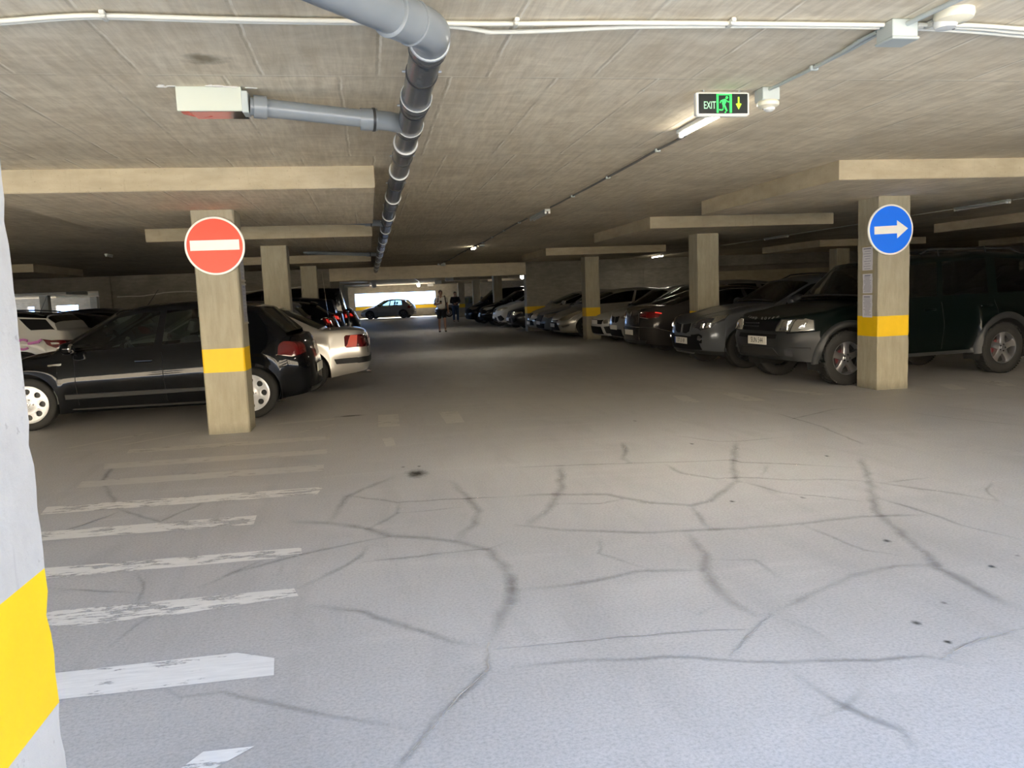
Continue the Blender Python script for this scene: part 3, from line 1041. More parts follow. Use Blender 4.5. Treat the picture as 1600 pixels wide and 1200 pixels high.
def kit_front(style, sh):
    H = sh.hw
    k = H / .88
    b = float(sh.belt(.1))
    if style == 'golf':     # swept teardrop lamps, black slot grille
        z = b - .07
        return [('headlight', 'lamp_clear', [('F', .50 * k, z - .02), ('F', .62 * k, z + .035), ('S', .52, z + .10), ('S', .66, z + .135), ('S', .56, z + .03), ('F', .76 * k, z - .075), ('F', .60 * k, z - .085)]),
                ('grille', 'grille_black', [('F', -.46 * k, z - .02), ('F', .46 * k, z - .02), ('F', .42 * k, z - .10), ('F', -.42 * k, z - .10)], dict(both=False)),
                ('lower_grille', 'grille_black', [('F', -.50 * k, .40), ('F', .50 * k, .40), ('F', .44 * k, .26), ('F', -.44 * k, .26)], dict(both=False)),
                ('fog_lamp', 'black_plastic', [('F', .58 * k, .40), ('F', .76 * k, .40), ('F', .72 * k, .29), ('F', .56 * k, .29)])]
    if style == 'gti':      # wide black band joining dark lamps
        z = b - .05
        return [('headlight', 'lamp_clear', [('F', .52 * k, z - .05), ('F', .66 * k, z + .01), ('S', .44, z + .07), ('S', .56, z + .08), ('S', .46, z - .03), ('F', .76 * k, z - .11), ('F', .58 * k, z - .12)]),
                ('grille', 'grille_black', [('F', -.52 * k, z - .02), ('F', .52 * k, z - .02), ('F', .50 * k, z - .13), ('F', -.50 * k, z - .13)], dict(both=False)),
                ('lower_grille', 'grille_black', [('F', -.46 * k, .44), ('F', .46 * k, .44), ('F', .54 * k, .24), ('F', -.54 * k, .24)], dict(both=False)),
                ('fog_lamp', 'black_plastic', [('F', .60 * k, .44), ('F', .78 * k, .46), ('F', .74 * k, .26), ('F', .64 * k, .26)])]
    if style == 'focus':    # long swept lamps, big trapezoid mouth, claw fog lamps
        z = b - .06
        return [('headlight', 'lamp_clear', [('F', .46 * k, z - .12), ('F', .60 * k, z - .03), ('S', .62, z + .12), ('S', .80, z + .17), ('S', .66, z + .06), ('F', .80 * k, z - .10), ('F', .60 * k, z - .15)]),
                ('grille', 'grille_black', [('F', -.40 * k, z - .13), ('F', .40 * k, z - .13), ('F', .38 * k, z - .165), ('F', -.38 * k, z - .165)], dict(both=False)),
                ('lower_grille', 'grille_black', [('F', -.34 * k, .50), ('F', .34 * k, .50), ('F', .52 * k, .25), ('F', -.52 * k, .25)], dict(both=False)),
                ('fog_lamp', 'lamp_clear', [('F', .60 * k, .39), ('F', .82 * k, .44), ('F', .80 * k, .39), ('F', .64 * k, .33)])]
    if style == 'kidney':   # twin grille, round twin lamps
        z = b - .09
        return [('headlight', 'lamp_clear', [('F', .40 * k, z - .03), ('F', .46 * k, z + .05), ('F', .70 * k, z + .075), ('S', .42, z + .09), ('S', .50, z + .06), ('F', .76 * k, z - .04), ('F', .56 * k, z - .06)]),
                ('grille', 'grille_black', [('F', .03, z + .06), ('F', .16, z + .065), ('F', .27, z + .03), ('F', .25, z - .10), ('F', .13, z - .14), ('F', .04, z - .13)]),
                ('lower_grille', 'grille_black', [('F', -.44 * k, .46), ('F', .44 * k, .46), ('F', .50 * k, .28), ('F', -.50 * k, .28)], dict(both=False)),
                ('side_intake', 'grille_black', [('F', .56 * k, .50), ('F', .76 * k, .56), ('F', .80 * k, .40), ('F', .66 * k, .30)])]
    if style == 'wide':     # plain wide grille, slim lamps
        z = b - .06
        return [('headlight', 'lamp_clear', [('F', .48 * k, z - .06), ('F', .50 * k, z + .02), ('S', .46, z + .07), ('S', .62, z + .09), ('S', .48, z - .02), ('F', .74 * k, z - .09)]),
                ('grille', 'grille_black', [('F', -.44 * k, z + .01), ('F', .44 * k, z + .01), ('F', .36 * k, z - .20), ('F', -.36 * k, z - .20)], dict(both=False)),
                ('lower_grille', 'grille_black', [('F', -.62 * k, .40), ('F', .62 * k, .40), ('F', .54 * k, .25), ('F', -.54 * k, .25)], dict(both=False))]
    if style == 'fin':      # single frame grille
        z = b - .05
        return [('headlight', 'lamp_clear', [('F', .42 * k, z - .05), ('F', .48 * k, z + .02), ('S', .44, z + .06), ('S', .60, z + .07), ('S', .46, z - .04), ('F', .72 * k, z - .10)]),
                ('grille', 'grille_black', [('F', -.34 * k, z + .01), ('F', .34 * k, z + .01), ('F', .30 * k, .30), ('F', -.30 * k, .30)], dict(both=False)),
                ('side_intake', 'grille_black', [('F', .48 * k, .42), ('F', .74 * k, .44), ('F', .72 * k, .28), ('F', .46 * k, .28)])]
    return []


def kit_rear(style, sh, lit='red_lamp'):
    H = sh.hw; k = H / .88; L = sh.L
    b = float(sh.belt(L))
    if style == 'golf':     # rounded rhombus corner lamps
        return [('taillight', lit, [('R', .56 * k, b - .14), ('R', .64 * k, b - .07), ('S', L - .34, b - .05), ('S', L - .40, b - .10), ('S', L - .43, b - .21), ('R', .72 * k, b - .215), ('R', .60 * k, b - .20)], dict(bulge=.010)),
                ('bumper_strip', 'black_plastic', [('R', -.60 * k, .33), ('R', .60 * k, .33), ('R', .56 * k, .27), ('R', -.56 * k, .27)], dict(both=False))]
    if style == 'hatch':
        r = [('taillight', 'red_lamp', [('R', .54 * k, b - .10), ('R', .58 * k, b - .02), ('S', L - .32, b + .01), ('S', L - .42, b + .0), ('S', L - .34, b - .17), ('R', .66 * k, b - .19)], dict(bulge=.012)),
             ('bumper_strip', 'black_plastic', [('R', -.58 * k, .38), ('R', .58 * k, .38), ('R', .52 * k, .28), ('R', -.52 * k, .28)], dict(both=False))]
        if lit == 'red_glow': r.append(('lamp_glint', lit, [('S', L - .36, b - .03), ('S', L - .33, b - .12), ('R', .76 * k, b - .13), ('R', .76 * k, b - .05)], dict(off=.022)))  # daylight glint on the lamp, put on as an emissive patch
        return r
    if style == 'tall':
        r = [('taillight', 'red_lamp', [('R', .68 * k, b - .16), ('R', .70 * k, b + .03), ('S', L - .16, b + .03), ('S', L - .18, b - .20), ('R', .74 * k, b - .22)], dict(bulge=.012)),
             ('bumper_strip', 'black_plastic', [('R', -.62 * k, .46), ('R', .62 * k, .46), ('R', .58 * k, .36), ('R', -.58 * k, .36)], dict(both=False))]
        if lit == 'red_glow': r.append(('lamp_glint', lit, [('S', L - .14, b - .06), ('S', L - .14, b - .16), ('R', .78 * k, b - .16), ('R', .78 * k, b - .06)], dict(off=.022)))  # emissive patch imitating daylight reflected in the tall lamp
        return r
    return []

# ------------------------------------------------------------------ setting
CEIL, CAPZ = 2.602, 2.405
COLX = [-17.70, -9.635, -1.583, 6.471, 14.52, 22.57]
ROWY = [9.22, 14.75, 22.85]
FARY = [40.2, 48.3, 56.4]
XL_, XR_ = -30.0, 31.0
YB, YF = -.55, 66.0
B0, B1 = .675, .930


def ceiling_mat():
    g = NT('board_marked_ceiling')
    jx = g.n('ShaderNodeVectorMath', i0=g.mapped((1, 1, 1), (.47, -4.59 + 2.44 * 4, 0)), i1=g.n('ShaderNodeVectorMath', i0=g.n('ShaderNodeTexNoise', Vector=g.pos, Scale=5., Detail=3.).outputs['Color'], i1=(.022, .022, 0.)).outputs[0]).outputs[0]
    jx.node.inputs[1].links[0].from_node.operation = 'MULTIPLY'
    br = g.t.nodes.new('ShaderNodeTexBrick')
    g.link(jx, br.inputs['Vector'])
    br.offset = .34; br.offset_frequency = 2
    for k, v in (('Scale', 1.), ('Mortar Size', .007), ('Mortar Smooth', .3), ('Bias', 0.), ('Brick Width', .61), ('Row Height', 2.44)): br.inputs[k].default_value = v
    br.inputs['Color1'].default_value = (.25, .25, .25, 1); br.inputs['Color2'].default_value = (.75, .75, .75, 1); br.inputs['Mortar'].default_value = (.5, .5, .5, 1)
    # broken joint ridges
    nb = g.noise(g.pos, 3.2, 4, .7)
    joint = g.math('MULTIPLY', br.outputs['Fac'], g.ramp(nb, [(.40, .06), (.62, 1.)]))
    wob = g.noise(g.pos, .8, 3)
    vec = g.n('ShaderNodeVectorMath', i0=g.mapped((.5, 7., 1)), i1=(0, 0, 0)).outputs[0]
    s1 = g.noise(g.mapped((1.6, 3.2, 1.)), 2.4, 8, .70, .6)
    s2 = g.noise(g.mapped((11., .9, 1.), rot=(0, 0, -.03)), 2.2, 8, .68, .5)
    s3 = g.noise(g.pos, .55, 4, .6)
    s4 = g.noise(g.mapped((1, 1, 1)), 28, 4, .6)
    f = g.math('ADD', g.math('MULTIPLY', s1, .45), g.math('MULTIPLY', s2, .55))
    col = g.mix(g.ramp(f, [(.40, 0.), (.60, 1.)]), (.64, .545, .395), (.86, .765, .59))
    tone = g.mix(.55, (1, 1, 1), g.ramp(br.outputs['Color'], [(.2, .78), (.8, 1.)]), 'MIX')
    col = g.mix(1., col, tone, 'MULTIPLY')
    col = g.mix(g.math('MULTIPLY', g.ramp(s3, [(.48, 0.), (.70, 1.)]), .5), col, (.40, .335, .235))
    # damp blotch
    d = g.n('ShaderNodeVectorMath', i0=g.pos, i1=(-.73, 4.29, CEIL)); d.operation = 'DISTANCE'
    dd = g.math('ADD', d.outputs['Value'], g.math('MULTIPLY', g.noise(g.pos, 9, 4), .16))
    col = g.mix(g.math('MULTIPLY', g.ramp(dd, [(.12, 1.), (.20, 0.)]), .75), col, (.16, .125, .07))
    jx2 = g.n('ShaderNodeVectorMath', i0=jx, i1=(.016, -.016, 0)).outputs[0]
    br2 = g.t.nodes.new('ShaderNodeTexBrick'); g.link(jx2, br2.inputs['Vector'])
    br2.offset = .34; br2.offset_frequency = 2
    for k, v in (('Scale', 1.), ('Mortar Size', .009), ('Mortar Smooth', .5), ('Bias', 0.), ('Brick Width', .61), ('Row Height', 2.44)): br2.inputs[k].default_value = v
    col = g.mix(g.math('MULTIPLY', g.math('MULTIPLY', br2.outputs['Fac'], g.ramp(nb, [(.36, .1), (.6, 1.)])), .38), col, (.20, .16, .10))  # offset dark line paints a shadow beside each joint ridge
    col = g.mix(g.math('MULTIPLY', joint, .85), col, (.84, .78, .65))
    g.link(col, g.b.inputs['Base Color'])
    g.b.inputs['Roughness'].default_value = .85
    g.b.inputs['Specular IOR Level'].default_value = .2
    h = g.math('ADD', g.math('MULTIPLY', joint, .9), g.math('ADD', g.math('MULTIPLY', f, .5), g.math('MULTIPLY', s4, .12)))
    g.bump(h, .35, .012)
    return g.m


def floor_mat():
    g = NT('worn_floor_concrete')
    a = g.noise(g.pos, .45, 6, .62)
    b = g.noise(g.mapped((1., .22, 1), rot=(0, 0, .5)), 3.2, 6, .65, .6)
    c = g.noise(g.mapped((.3, 1.2, 1), rot=(0, 0, .25)), 2.4, 6, .65, .5)
    d = g.noise(g.pos, 75, 6, .75)
    e = g.noise(g.mapped((2.2, 26, 1), rot=(0, 0, .35)), 3., 5, .7)
    col = g.mix(g.ramp(a, [(.35, 0.), (.68, 1.)]), (.40, .39, .375), (.48, .47, .455))
    col = g.mix(g.math('MULTIPLY', g.ramp(b, [(.50, 0.), (.72, 1.)]), .38), col, (.31, .30, .285))
    col = g.mix(g.math('MULTIPLY', g.ramp(c, [(.54, 0.), (.74, 1.)]), .30), col, (.59, .575, .555))
    col = g.mix(.55, col, g.ramp(d, [(.30, .45), (.5, 1.), (.70, 1.35)]), 'MULTIPLY')
    col = g.mix(g.math('MULTIPLY', g.ramp(e, [(.60, 0.), (.74, 1.)]), .30), col, (.62, .605, .585))
    col = g.mix(g.math('MULTIPLY', g.ramp(e, [(.26, 1.), (.40, 0.)]), .28), col, (.27, .26, .245))
    # old drips and gum
    v = g.n('ShaderNodeTexVoronoi', Vector=g.mapped((1, 1, 1)), Scale=.95)
    v.inputs['Randomness'].default_value = 1.
    r2 = g.math('MULTIPLY', g.ramp(v.outputs['Color'], [(.0, 0.), (1., 1.)]), .05)
    spot = g.math('LESS_THAN', g.math('ADD', v.outputs['Distance'], g.math('MULTIPLY', g.noise(g.pos, 40, 2), .012)), g.math('SUBTRACT', r2, .006))
    col = g.mix(g.math('MULTIPLY', spot, .75), col, (.08, .075, .065))
    g.link(col, g.b.inputs['Base Color'])
    g.link(g.ramp(a, [(.3, .48), (.7, .66)]), g.b.inputs['Roughness'])
    g.b.inputs['Specular IOR Level'].default_value = .35
    g.bump(g.math('ADD', g.math('MULTIPLY', d, .5), b), .10, .006)
    return g.m


def smudge_mat(name, col, strength, wid=.5):
    """dirt worked into a crack: soft edged, broken by noise (UV y runs across the strip)"""
    g = NT(name)
    uv = g.t.nodes.new('ShaderNodeUVMap'); uv.uv_map = 'UVMap'
    sp = g.n('ShaderNodeSeparateXYZ', Vector=uv.outputs[0])
    d = g.math('ABSOLUTE', g.math('SUBTRACT', sp.outputs[1], .5))
    d = g.math('ADD', d, g.math('MULTIPLY', g.math('SUBTRACT', g.noise(g.pos, 22, 5, .7), .5), .55))
    al = g.math('MULTIPLY', g.ramp(d, [(0., 1.), (.42, 0.)]), strength)
    al = g.math('MULTIPLY', al, g.ramp(g.noise(g.pos, 2.2, 4, .6), [(.30, .35), (.62, 1.)]))
    al = g.math('MULTIPLY', al, sp.outputs[0])
    g.b.inputs['Base Color'].default_value = (*col, 1)
    g.b.inputs['Roughness'].default_value = .8
    g.link(al, g.b.inputs['Alpha'])
    return g.m


def worn_paint(name, col, wear):
    g = NT(name)
    n1 = g.noise(g.mapped((1., 3.2, 1)), 5, 7, .72)
    n2 = g.noise(g.pos, 1.3, 4, .6)
    n3 = g.noise(g.mapped((.5, 4, 1)), 14, 4, .7)
    m_ = g.math('ADD', g.math('MULTIPLY', n1, .55), g.math('ADD', g.math('MULTIPLY', n2, .30), g.math('MULTIPLY', n3, .15)))
    al = g.ramp(m_, [(max(0, wear - .02), 0.), (wear + .02, 1.)])
    c = g.mix(g.ramp(n3, [(.35, 0.), (.65, 1.)]), tuple(x * .86 for x in col), col)
    g.link(c, g.b.inputs['Base Color']); g.link(al, g.b.inputs['Alpha'])
    g.b.inputs['Roughness'].default_value = .65
    return g.m


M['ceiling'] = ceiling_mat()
M['floor'] = floor_mat()
M['crack'] = smudge_mat('crack_dirt', (.19, .17, .15), .36)
M['crack_core'] = smudge_mat('crack_line', (.55, .54, .50), .75)
M['oil'] = smudge_mat('oil_stain', (.035, .033, .022), 1.0)
M['ground'] = mat('outside_paving', (.66, .63, .56), .85, noise=(.15, 2))
M['stripe_a'] = worn_paint('floor_paint_white', (.78, .77, .74), .425)
M['stripe_b'] = worn_paint('floor_paint_worn', (.74, .72, .67), .47)
M['stripe_c'] = worn_paint('floor_paint_faint', (.565, .55, .51), .43)

# floor: concrete, cracks with trodden-in dirt, hairlines, oil drips, all one surface
fb = MB()
o_ = fb.verts([(XL_, YB, 0), (XR_, YB, 0), (XR_, YF, 0), (XL_, YF, 0)])
fb.face([o_, o_ + 1, o_ + 2, o_ + 3])


def crack_path(pts, rnd, step=.09, jit=.009):
    q = []
    for (ax, ay), (bx, by) in zip(pts[:-1], pts[1:]):
        n = max(1, int(math.hypot(bx - ax, by - ay) / step))
        for k in range(n):
            t = k / n
            q.append((ax + (bx - ax) * t + rnd.uniform(-jit, jit), ay + (by - ay) * t + rnd.uniform(-jit, jit)))
    q.append(pts[-1])
    return q


def strip(mb, q, w, z, mi, rnd, taper=True):
    n = len(q); L_, R__ = [], []
    for i, (x, y) in enumerate(q):
        a = q[max(0, i - 1)]; b = q[min(n - 1, i + 1)]
        dx, dy = b[0] - a[0], b[1] - a[1]; l = math.hypot(dx, dy) or 1
        ww = w * (rnd.uniform(.88, 1.14)) / 2
        L_.append((x - dy / l * ww, y + dx / l * ww, z)); R__.append((x + dy / l * ww, y - dx / l * ww, z))
    A = mb.verts(L_); B = mb.verts(R__)
    f = lambda i: min(1., min(i, n - 1 - i) / 2.5 + .15) if taper else 1.
    for i in range(n - 1):
        mb.face((B + i, B + i + 1, A + i + 1, A + i), mi, [(f(i), 0), (f(i + 1), 0), (f(i + 1), 1), (f(i), 1)])


CRACKS = [(0.1,0,[(0.536,5.922),(0.578,5.447),(0.619,4.997),(0.547,4.681),(0.449,4.509),(0.426,4.39)]),
    (0.06,0,[(-0.234,5.682),(0.108,5.381),(0.586,5.324),(0.89,5.273)]),
    (0.09,0,[(-0.326,5.038),(-0.234,5.682),(-0.064,5.922),(0.11,6.19)]),
    (0.1,0,[(-0.59,5.125),(-0.324,5.001),(-0.106,4.822),(0.044,4.606),(0.243,4.51),(0.423,4.36),(0.568,4.168),(0.608,3.791),(0.571,3.493),(0.466,3.222),(0.398,3.044)]),
    (0.06,0,[(-0.423,3.866),(-0.264,4.051),(-0.12,4.268),(-0.086,4.489)]),
    (0.06,0,[(-0.817,4.167),(-0.436,4.421),(0.044,4.606)]),
    (0.06,0,[(-0.086,4.781),(0.098,5.091),(0.129,5.373)]),
    (0.05,0,[(0.098,5.091),(0.538,5.106)]),
    (0.07,0,[(-0.361,3.64),(-0.113,3.493),(0.113,3.219),(0.257,3.052),(0.352,2.996)]),
    (0.05,1,[(0.398,3.044),(0.35,2.801),(0.287,2.691),(0.133,2.487),(0.031,2.306),(-0.0,2.246),(-0.02,2.187)]),
    (0.05,0,[(-0.136,4.165),(0.378,4.198),(0.572,4.195),(0.715,4.299)]),
    (0.05,0,[(-0.911,4.008),(-0.792,4.209),(-0.621,4.393)]),
    (0.04,0,[(-1.146,3.373),(-1.089,3.621),(-0.933,3.971)]),
    (0.05,0,[(-0.854,2.991),(-0.748,2.866),(-0.596,2.874),(-0.52,2.807),(-0.356,2.697),(-0.179,2.587),(-0.033,2.509),(0.058,2.446)]),
    (0.07,0,[(-1.814,5.856),(-2.248,6.932),(-2.354,7.63)]),
    (0.04,0,[(-1.678,4.232),(-1.197,4.025)]),
    (0.04,0,[(-0.537,4.084),(-0.534,4.285)]),
    (0.04,0,[(-1.286,4.356),(-1.184,4.088),(-1.159,3.828)]),
    (0.06,0,[(-1.814,5.856),(-1.427,5.399),(-1.26,5.758),(-1.268,6.141)]),
    (0.05,0,[(-2.106,5.255),(-1.922,5.484),(-1.787,5.761)]),
    (0.09,0,[(2.204,6.921),(2.105,6.482),(1.977,6.177),(1.998,5.997)]),
    (0.06,0,[(1.053,6.178),(1.435,6.122),(1.812,6.042),(2.258,5.936),(2.78,5.826),(2.811,5.724),(3.172,5.499),(3.497,5.258)]),
    (0.11,0,[(1.435,6.122),(1.283,5.442),(1.072,4.885),(0.895,4.639),(0.839,4.552)]),
    (0.1,0,[(0.893,5.29),(1.218,5.224),(1.528,5.116),(1.703,4.836),(1.943,4.671),(2.104,4.74),(2.486,5.163),(2.718,5.697),(3.147,6.53)]),
    (0.07,0,[(2.237,5.881),(2.226,5.526),(2.394,5.279),(2.584,5.263),(2.836,5.087),(3.15,4.994),(3.349,4.851)]),
    (0.06,0,[(1.139,4.986),(1.416,4.891),(1.591,4.96)]),
    (0.08,0,[(0.771,4.608),(0.988,4.435),(1.479,4.212),(1.912,4.138),(2.327,4.103),(2.77,4.129),(2.879,4.107),(3.144,4.041)]),
    (0.07,0,[(1.943,4.671),(1.848,4.258),(1.865,4.121)]),
    (0.1,0,[(3.727,5.563),(3.403,4.985),(2.907,4.192),(2.797,3.822),(2.679,3.462),(2.596,3.243),(2.573,2.992),(2.576,2.731)]),
    (0.07,0,[(3.33,4.858),(3.44,4.674),(3.634,4.381),(3.743,4.138)]),
    (0.06,0,[(3.361,4.798),(3.769,4.82)]),
    (0.06,0,[(2.527,5.148),(2.619,4.78),(2.857,4.566),(2.982,4.414)]),
    (0.05,0,[(3.114,4.477),(3.165,4.18),(3.178,3.826),(3.278,3.491)]),
    (0.1,0,[(1.695,4.175),(1.639,3.782),(1.541,3.559),(1.493,3.307),(1.492,3.111),(1.527,2.976),(1.592,2.975)]),
    (0.04,1,[(1.592,2.975),(1.462,2.877),(1.298,2.71),(1.246,2.655)]),
    (0.07,0,[(1.6,2.99),(1.848,3.123),(2.156,3.284),(2.43,3.339),(2.641,3.299)]),
    (0.07,0,[(0.581,3.552),(0.858,3.544),(1.039,3.57),(1.236,3.627),(1.541,3.559)]),
    (0.05,0,[(1.194,4.209),(1.124,3.94),(1.213,3.756),(1.289,3.635)]),
    (0.03,1,[(0.397,2.954),(0.473,2.948),(0.794,2.936),(1.241,2.906),(1.427,2.861)]),
    (0.05,0,[(0.444,2.789),(0.745,2.762),(1.018,2.716),(1.418,2.568),(1.753,2.492),(1.941,2.481),(2.04,2.363)]),
    (0.06,0,[(1.407,2.571),(1.417,2.395),(1.448,2.254),(1.479,2.163),(1.535,2.054),(1.497,1.975)]),
    (0.05,0,[(1.603,2.346),(1.436,2.235),(1.277,2.176)]),
    (0.05,0,[(2.36,4.092),(2.396,3.828),(2.429,3.592),(2.56,3.447)]),
    (0.03,1,[(2.455,2.601),(2.221,2.545),(2.064,2.502),(1.967,2.447)]),
    (0.1,0,[(0.623,3.786),(0.543,3.382)]),
    (0.05,0,[(4.18,7.43),(4.891,7.823),(5.131,7.838)]),
    (0.05,0,[(4.244,7.877),(4.229,6.98),(4.049,6.0)]),
    (0.05,0,[(1.629,3.68),(1.84,3.616),(1.823,3.36)]),
    (0.05,0,[(2.749,7.045),(2.994,6.593),(3.147,6.53),(3.663,6.568)]),
    (0.04,0,[(5.468,7.295),(5.603,6.776),(5.842,6.263)]),
    (0.04,0,[(4.087,4.634),(3.864,4.432),(3.709,4.15)]),
    (0.06,0,[(2.937,5.553),(2.719,5.235)]),
    (0.05,0,[(1.268,3.138),(1.293,3.059),(1.427,3.13)]),
    (0.04,0,[(1.615,2.9),(1.664,2.789),(1.682,2.663)])]
_r = random.Random(3)
for w, hair, pts in CRACKS:
    q = crack_path(pts, _r)
    strip(fb, q, w, .0006 + _r.random() * .0008, 1, _r)
    if hair: strip(fb, crack_path(q[::2], _r, .05, .006), .014, .0022, 2, _r)
for cx, cy, rx, ry in ((.297, 6.235, .105, .19), (.20, 6.52, .02, .03), (.33, 6.5, .02, .03), (-.30, 9.75, .22, .07), (-1.02, 10.65, .02, .02), (2.626, 3.685, 0.026, 0.035), (2.841, 3.206, 0.023, 0.03), (3.067, 3.302, 0.015, 0.021), (2.223, 4.674, 0.02, 0.032), (2.682, 4.618, 0.024, 0.041), (2.745, 6.565, 0.022, 0.045), (2.089, 2.741, 0.022, 0.034), (2.085, 2.559, 0.019, 0.024), (3.519, 5.697, 0.019, 0.038), (2.699, 7.971, 0.02, 0.051), (2.33, 2.887, 0.018, 0.023)):
    c0 = fb.verts([(cx, cy, .0025)])
    ring = fb.verts([(cx + rx * math.cos(t) * _r.uniform(.85, 1.12), cy + ry * math.sin(t) * _r.uniform(.85, 1.12), .0025) for t in np.linspace(0, 2 * PI, 23)[:-1]])
    for k in range(22):
        fb.face((c0, ring + k, ring + (k + 1) % 22), 3, [(1, .5), (1, .93), (1, .93)])
floor = fb.build('floor', [M['floor'], M['crack'], M['crack_core'], M['oil']], smooth=0)
struct(floor, 'grey concrete floor with dark dirty cracks')

gb = MB(); gb.box((0, -25, -.06), (110, 48.9, .1)); struct(gb.build('outside_ground', M['ground'], smooth=0), 'sunlit paving outside the car park')
# unseen facade with windows, added to bounce warm sunlight into the entrance
mb = MB(); mb.box((0, -22.2, 3.9), (90, .4, 8)); struct(mb.build('bounce_facade', mat('bounce_facade_render', (.62, .55, .44), .9, noise=(.12, .7)), smooth=0), 'unseen pale facade added to bounce sunlight inside')
for x in range(-38, 40, 6):
    mb = MB(); mb.box((x, -21.97, 4.6), (1.6, .08, 1.5), 0, None, .02); mb.box((x, -21.95, 1.4), (1.6, .08, 1.5), 0, None, .02)
    struct(mb.build('bounce_facade_window', M['lamp_dark'], smooth=0), 'dark window of the unseen added facade')
gb = MB(); gb.box((0, 96, -1.2), (150, 59, .1)); struct(gb.build('outside_ground', M['ground'], smooth=0), 'sunlit ground beyond the far window opening')
gb = MB(); gb.box((-61, 48, -.06), (60, 36, .1)); struct(gb.build('outside_ground', M['ground'], smooth=0), 'unseen sunlit ground added to bounce light into the far hall')  # unseen ground added so warm light bounces into the far hall

# painted floor markings
STRIPES = [('wide white bar of the ladder marking nearest the pillar', 'stripe_a', [(-1.36, 3.19), (-0.6, 3.19), (-0.446, 3.1), (-0.431, 2.95), (-1.28, 2.96)]),
    ('white corner of a painted bar at the lower edge', 'stripe_a', [(-0.436, 2.467), (-0.59, 2.475), (-0.7, 2.3), (-0.7, 2.22)]),
    ('second ladder bar, flaking white paint', 'stripe_b', [(-1.66, 3.89), (-0.44, 3.87), (-0.41, 3.76), (-1.05, 3.66), (-1.6, 3.67)]),
    ('third ladder bar, patchy white paint', 'stripe_b', [(-1.95, 4.59), (-0.46, 4.53), (-0.44, 4.37), (-1.88, 4.4)]),
    ('fourth ladder bar, mostly worn away', 'stripe_b', [(-2.14, 5.38), (-0.81, 5.34), (-0.8, 5.12), (-2.09, 5.16)]),
    ('fifth ladder bar, faint and patchy', 'stripe_b', [(-2.36, 6.08), (-0.42, 6.02), (-0.45, 5.8), (-2.32, 5.86)]),
    ('sixth ladder bar, faint grey-white', 'stripe_c', [(-2.4, 6.92), (-0.46, 6.87), (-0.45, 6.62), (-2.36, 6.68)]),
    ('seventh ladder bar, faint grey-white', 'stripe_c', [(-2.45, 7.66), (-0.46, 7.6), (-0.465, 7.37), (-2.38, 7.4)]),
    ('eighth ladder bar at the foot of the no-entry column', 'stripe_c', [(-2.44, 8.38), (-0.467, 8.37), (-0.473, 8.14), (-2.4, 8.15)]),
    ('faint square patch of paint left of the aisle middle', 'stripe_c', [(0.032, 9.66), (0.271, 9.62), (0.255, 8.69), (0.021, 8.73)]),
    ('faint square patch of paint right of the aisle middle', 'stripe_c', [(0.755, 9.6), (0.987, 9.57), (0.966, 8.66), (0.763, 8.66)]),
    ('faint scrap of paint above the oil stain', 'stripe_c', [(0.05, 7.95), (0.16, 8.02), (0.17, 7.55), (0.08, 7.5)]),
    ('faint slanting bar in the aisle on the right', 'stripe_c', [(3.79, 9.69), (3.95, 9.61), (3.88, 8.98), (3.69, 8.98)]),
    ('faint slanting bar before the blue arrow column', 'stripe_c', [(4.43, 9.68), (4.62, 9.57), (4.62, 8.76), (4.38, 8.82)]),
    ('faint bar left of the blue arrow column', 'stripe_c', [(5.15, 9.7), (5.33, 9.6), (5.6, 8.9), (5.4, 8.9)]),
    ('faint bar right of the blue arrow column', 'stripe_c', [(7.2, 9.1), (7.4, 9.1), (7.2, 8.6), (7.0, 8.6)]),
    ('second faint bar right of the blue arrow column', 'stripe_c', [(7.9, 9.1), (8.1, 9.1), (7.9, 8.6), (7.7, 8.6)]),
    ('thin painted line left of the no-entry column', 'stripe_c', [(-2.62, 8.68), (-2.02, 9.34), (-1.98, 9.31), (-2.55, 8.68)]),
    ('thin painted line behind the ladder bars', 'stripe_c', [(-3.17, 8.72), (-2.52, 9.47), (-2.46, 9.45), (-3.1, 8.72)]),
    ('thin painted line right of the no-entry column', 'stripe_c', [(-1.12, 9.44), (-0.49, 9.54), (-0.48, 9.62), (-1.13, 9.52)]),
    ('short thin line right of the no-entry column', 'stripe_c', [(-0.86, 8.72), (-0.49, 9.15), (-0.45, 9.15), (-0.8, 8.72)])]
for nm, mk, poly in STRIPES:
    mb = MB()
    a = mb.verts([(x, y, .0032) for x, y in poly]); mb.face([a + i for i in range(len(poly))][::1])
    o = mb.build('floor_marking', M[mk], smooth=0)
    struct(o, nm)
    if o.data.polygons[0].normal.z < 0: o.data.flip_normals()

# ceiling slab
mb = MB(); mb.box(((XL_ + XR_) / 2, (YB + YF) / 2 + .3, CEIL + .15), (XR_ - XL_ + 1, YF - YB + .6, .30))
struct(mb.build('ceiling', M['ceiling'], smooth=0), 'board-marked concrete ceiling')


def cap_panel(cx, cy, lx=3.406, ly=3.406):
    mb = MB(); mb.box((cx, cy, (CAPZ + CEIL) / 2 + .01), (lx, ly, CEIL - CAPZ + .02), 0, None, .008)
    # underside carries the ceiling's board marks
    for i, f in enumerate(mb.f):
        zs_ = [mb.v[q][2] for q in f]
        if max(zs_) < CAPZ + .002: mb.m[i] = 1
    o = mb.build('ceiling_drop_panel', [M['conc_cap'], M['ceiling']], smooth=0)
    struct(o, 'thick concrete panel around a column head')


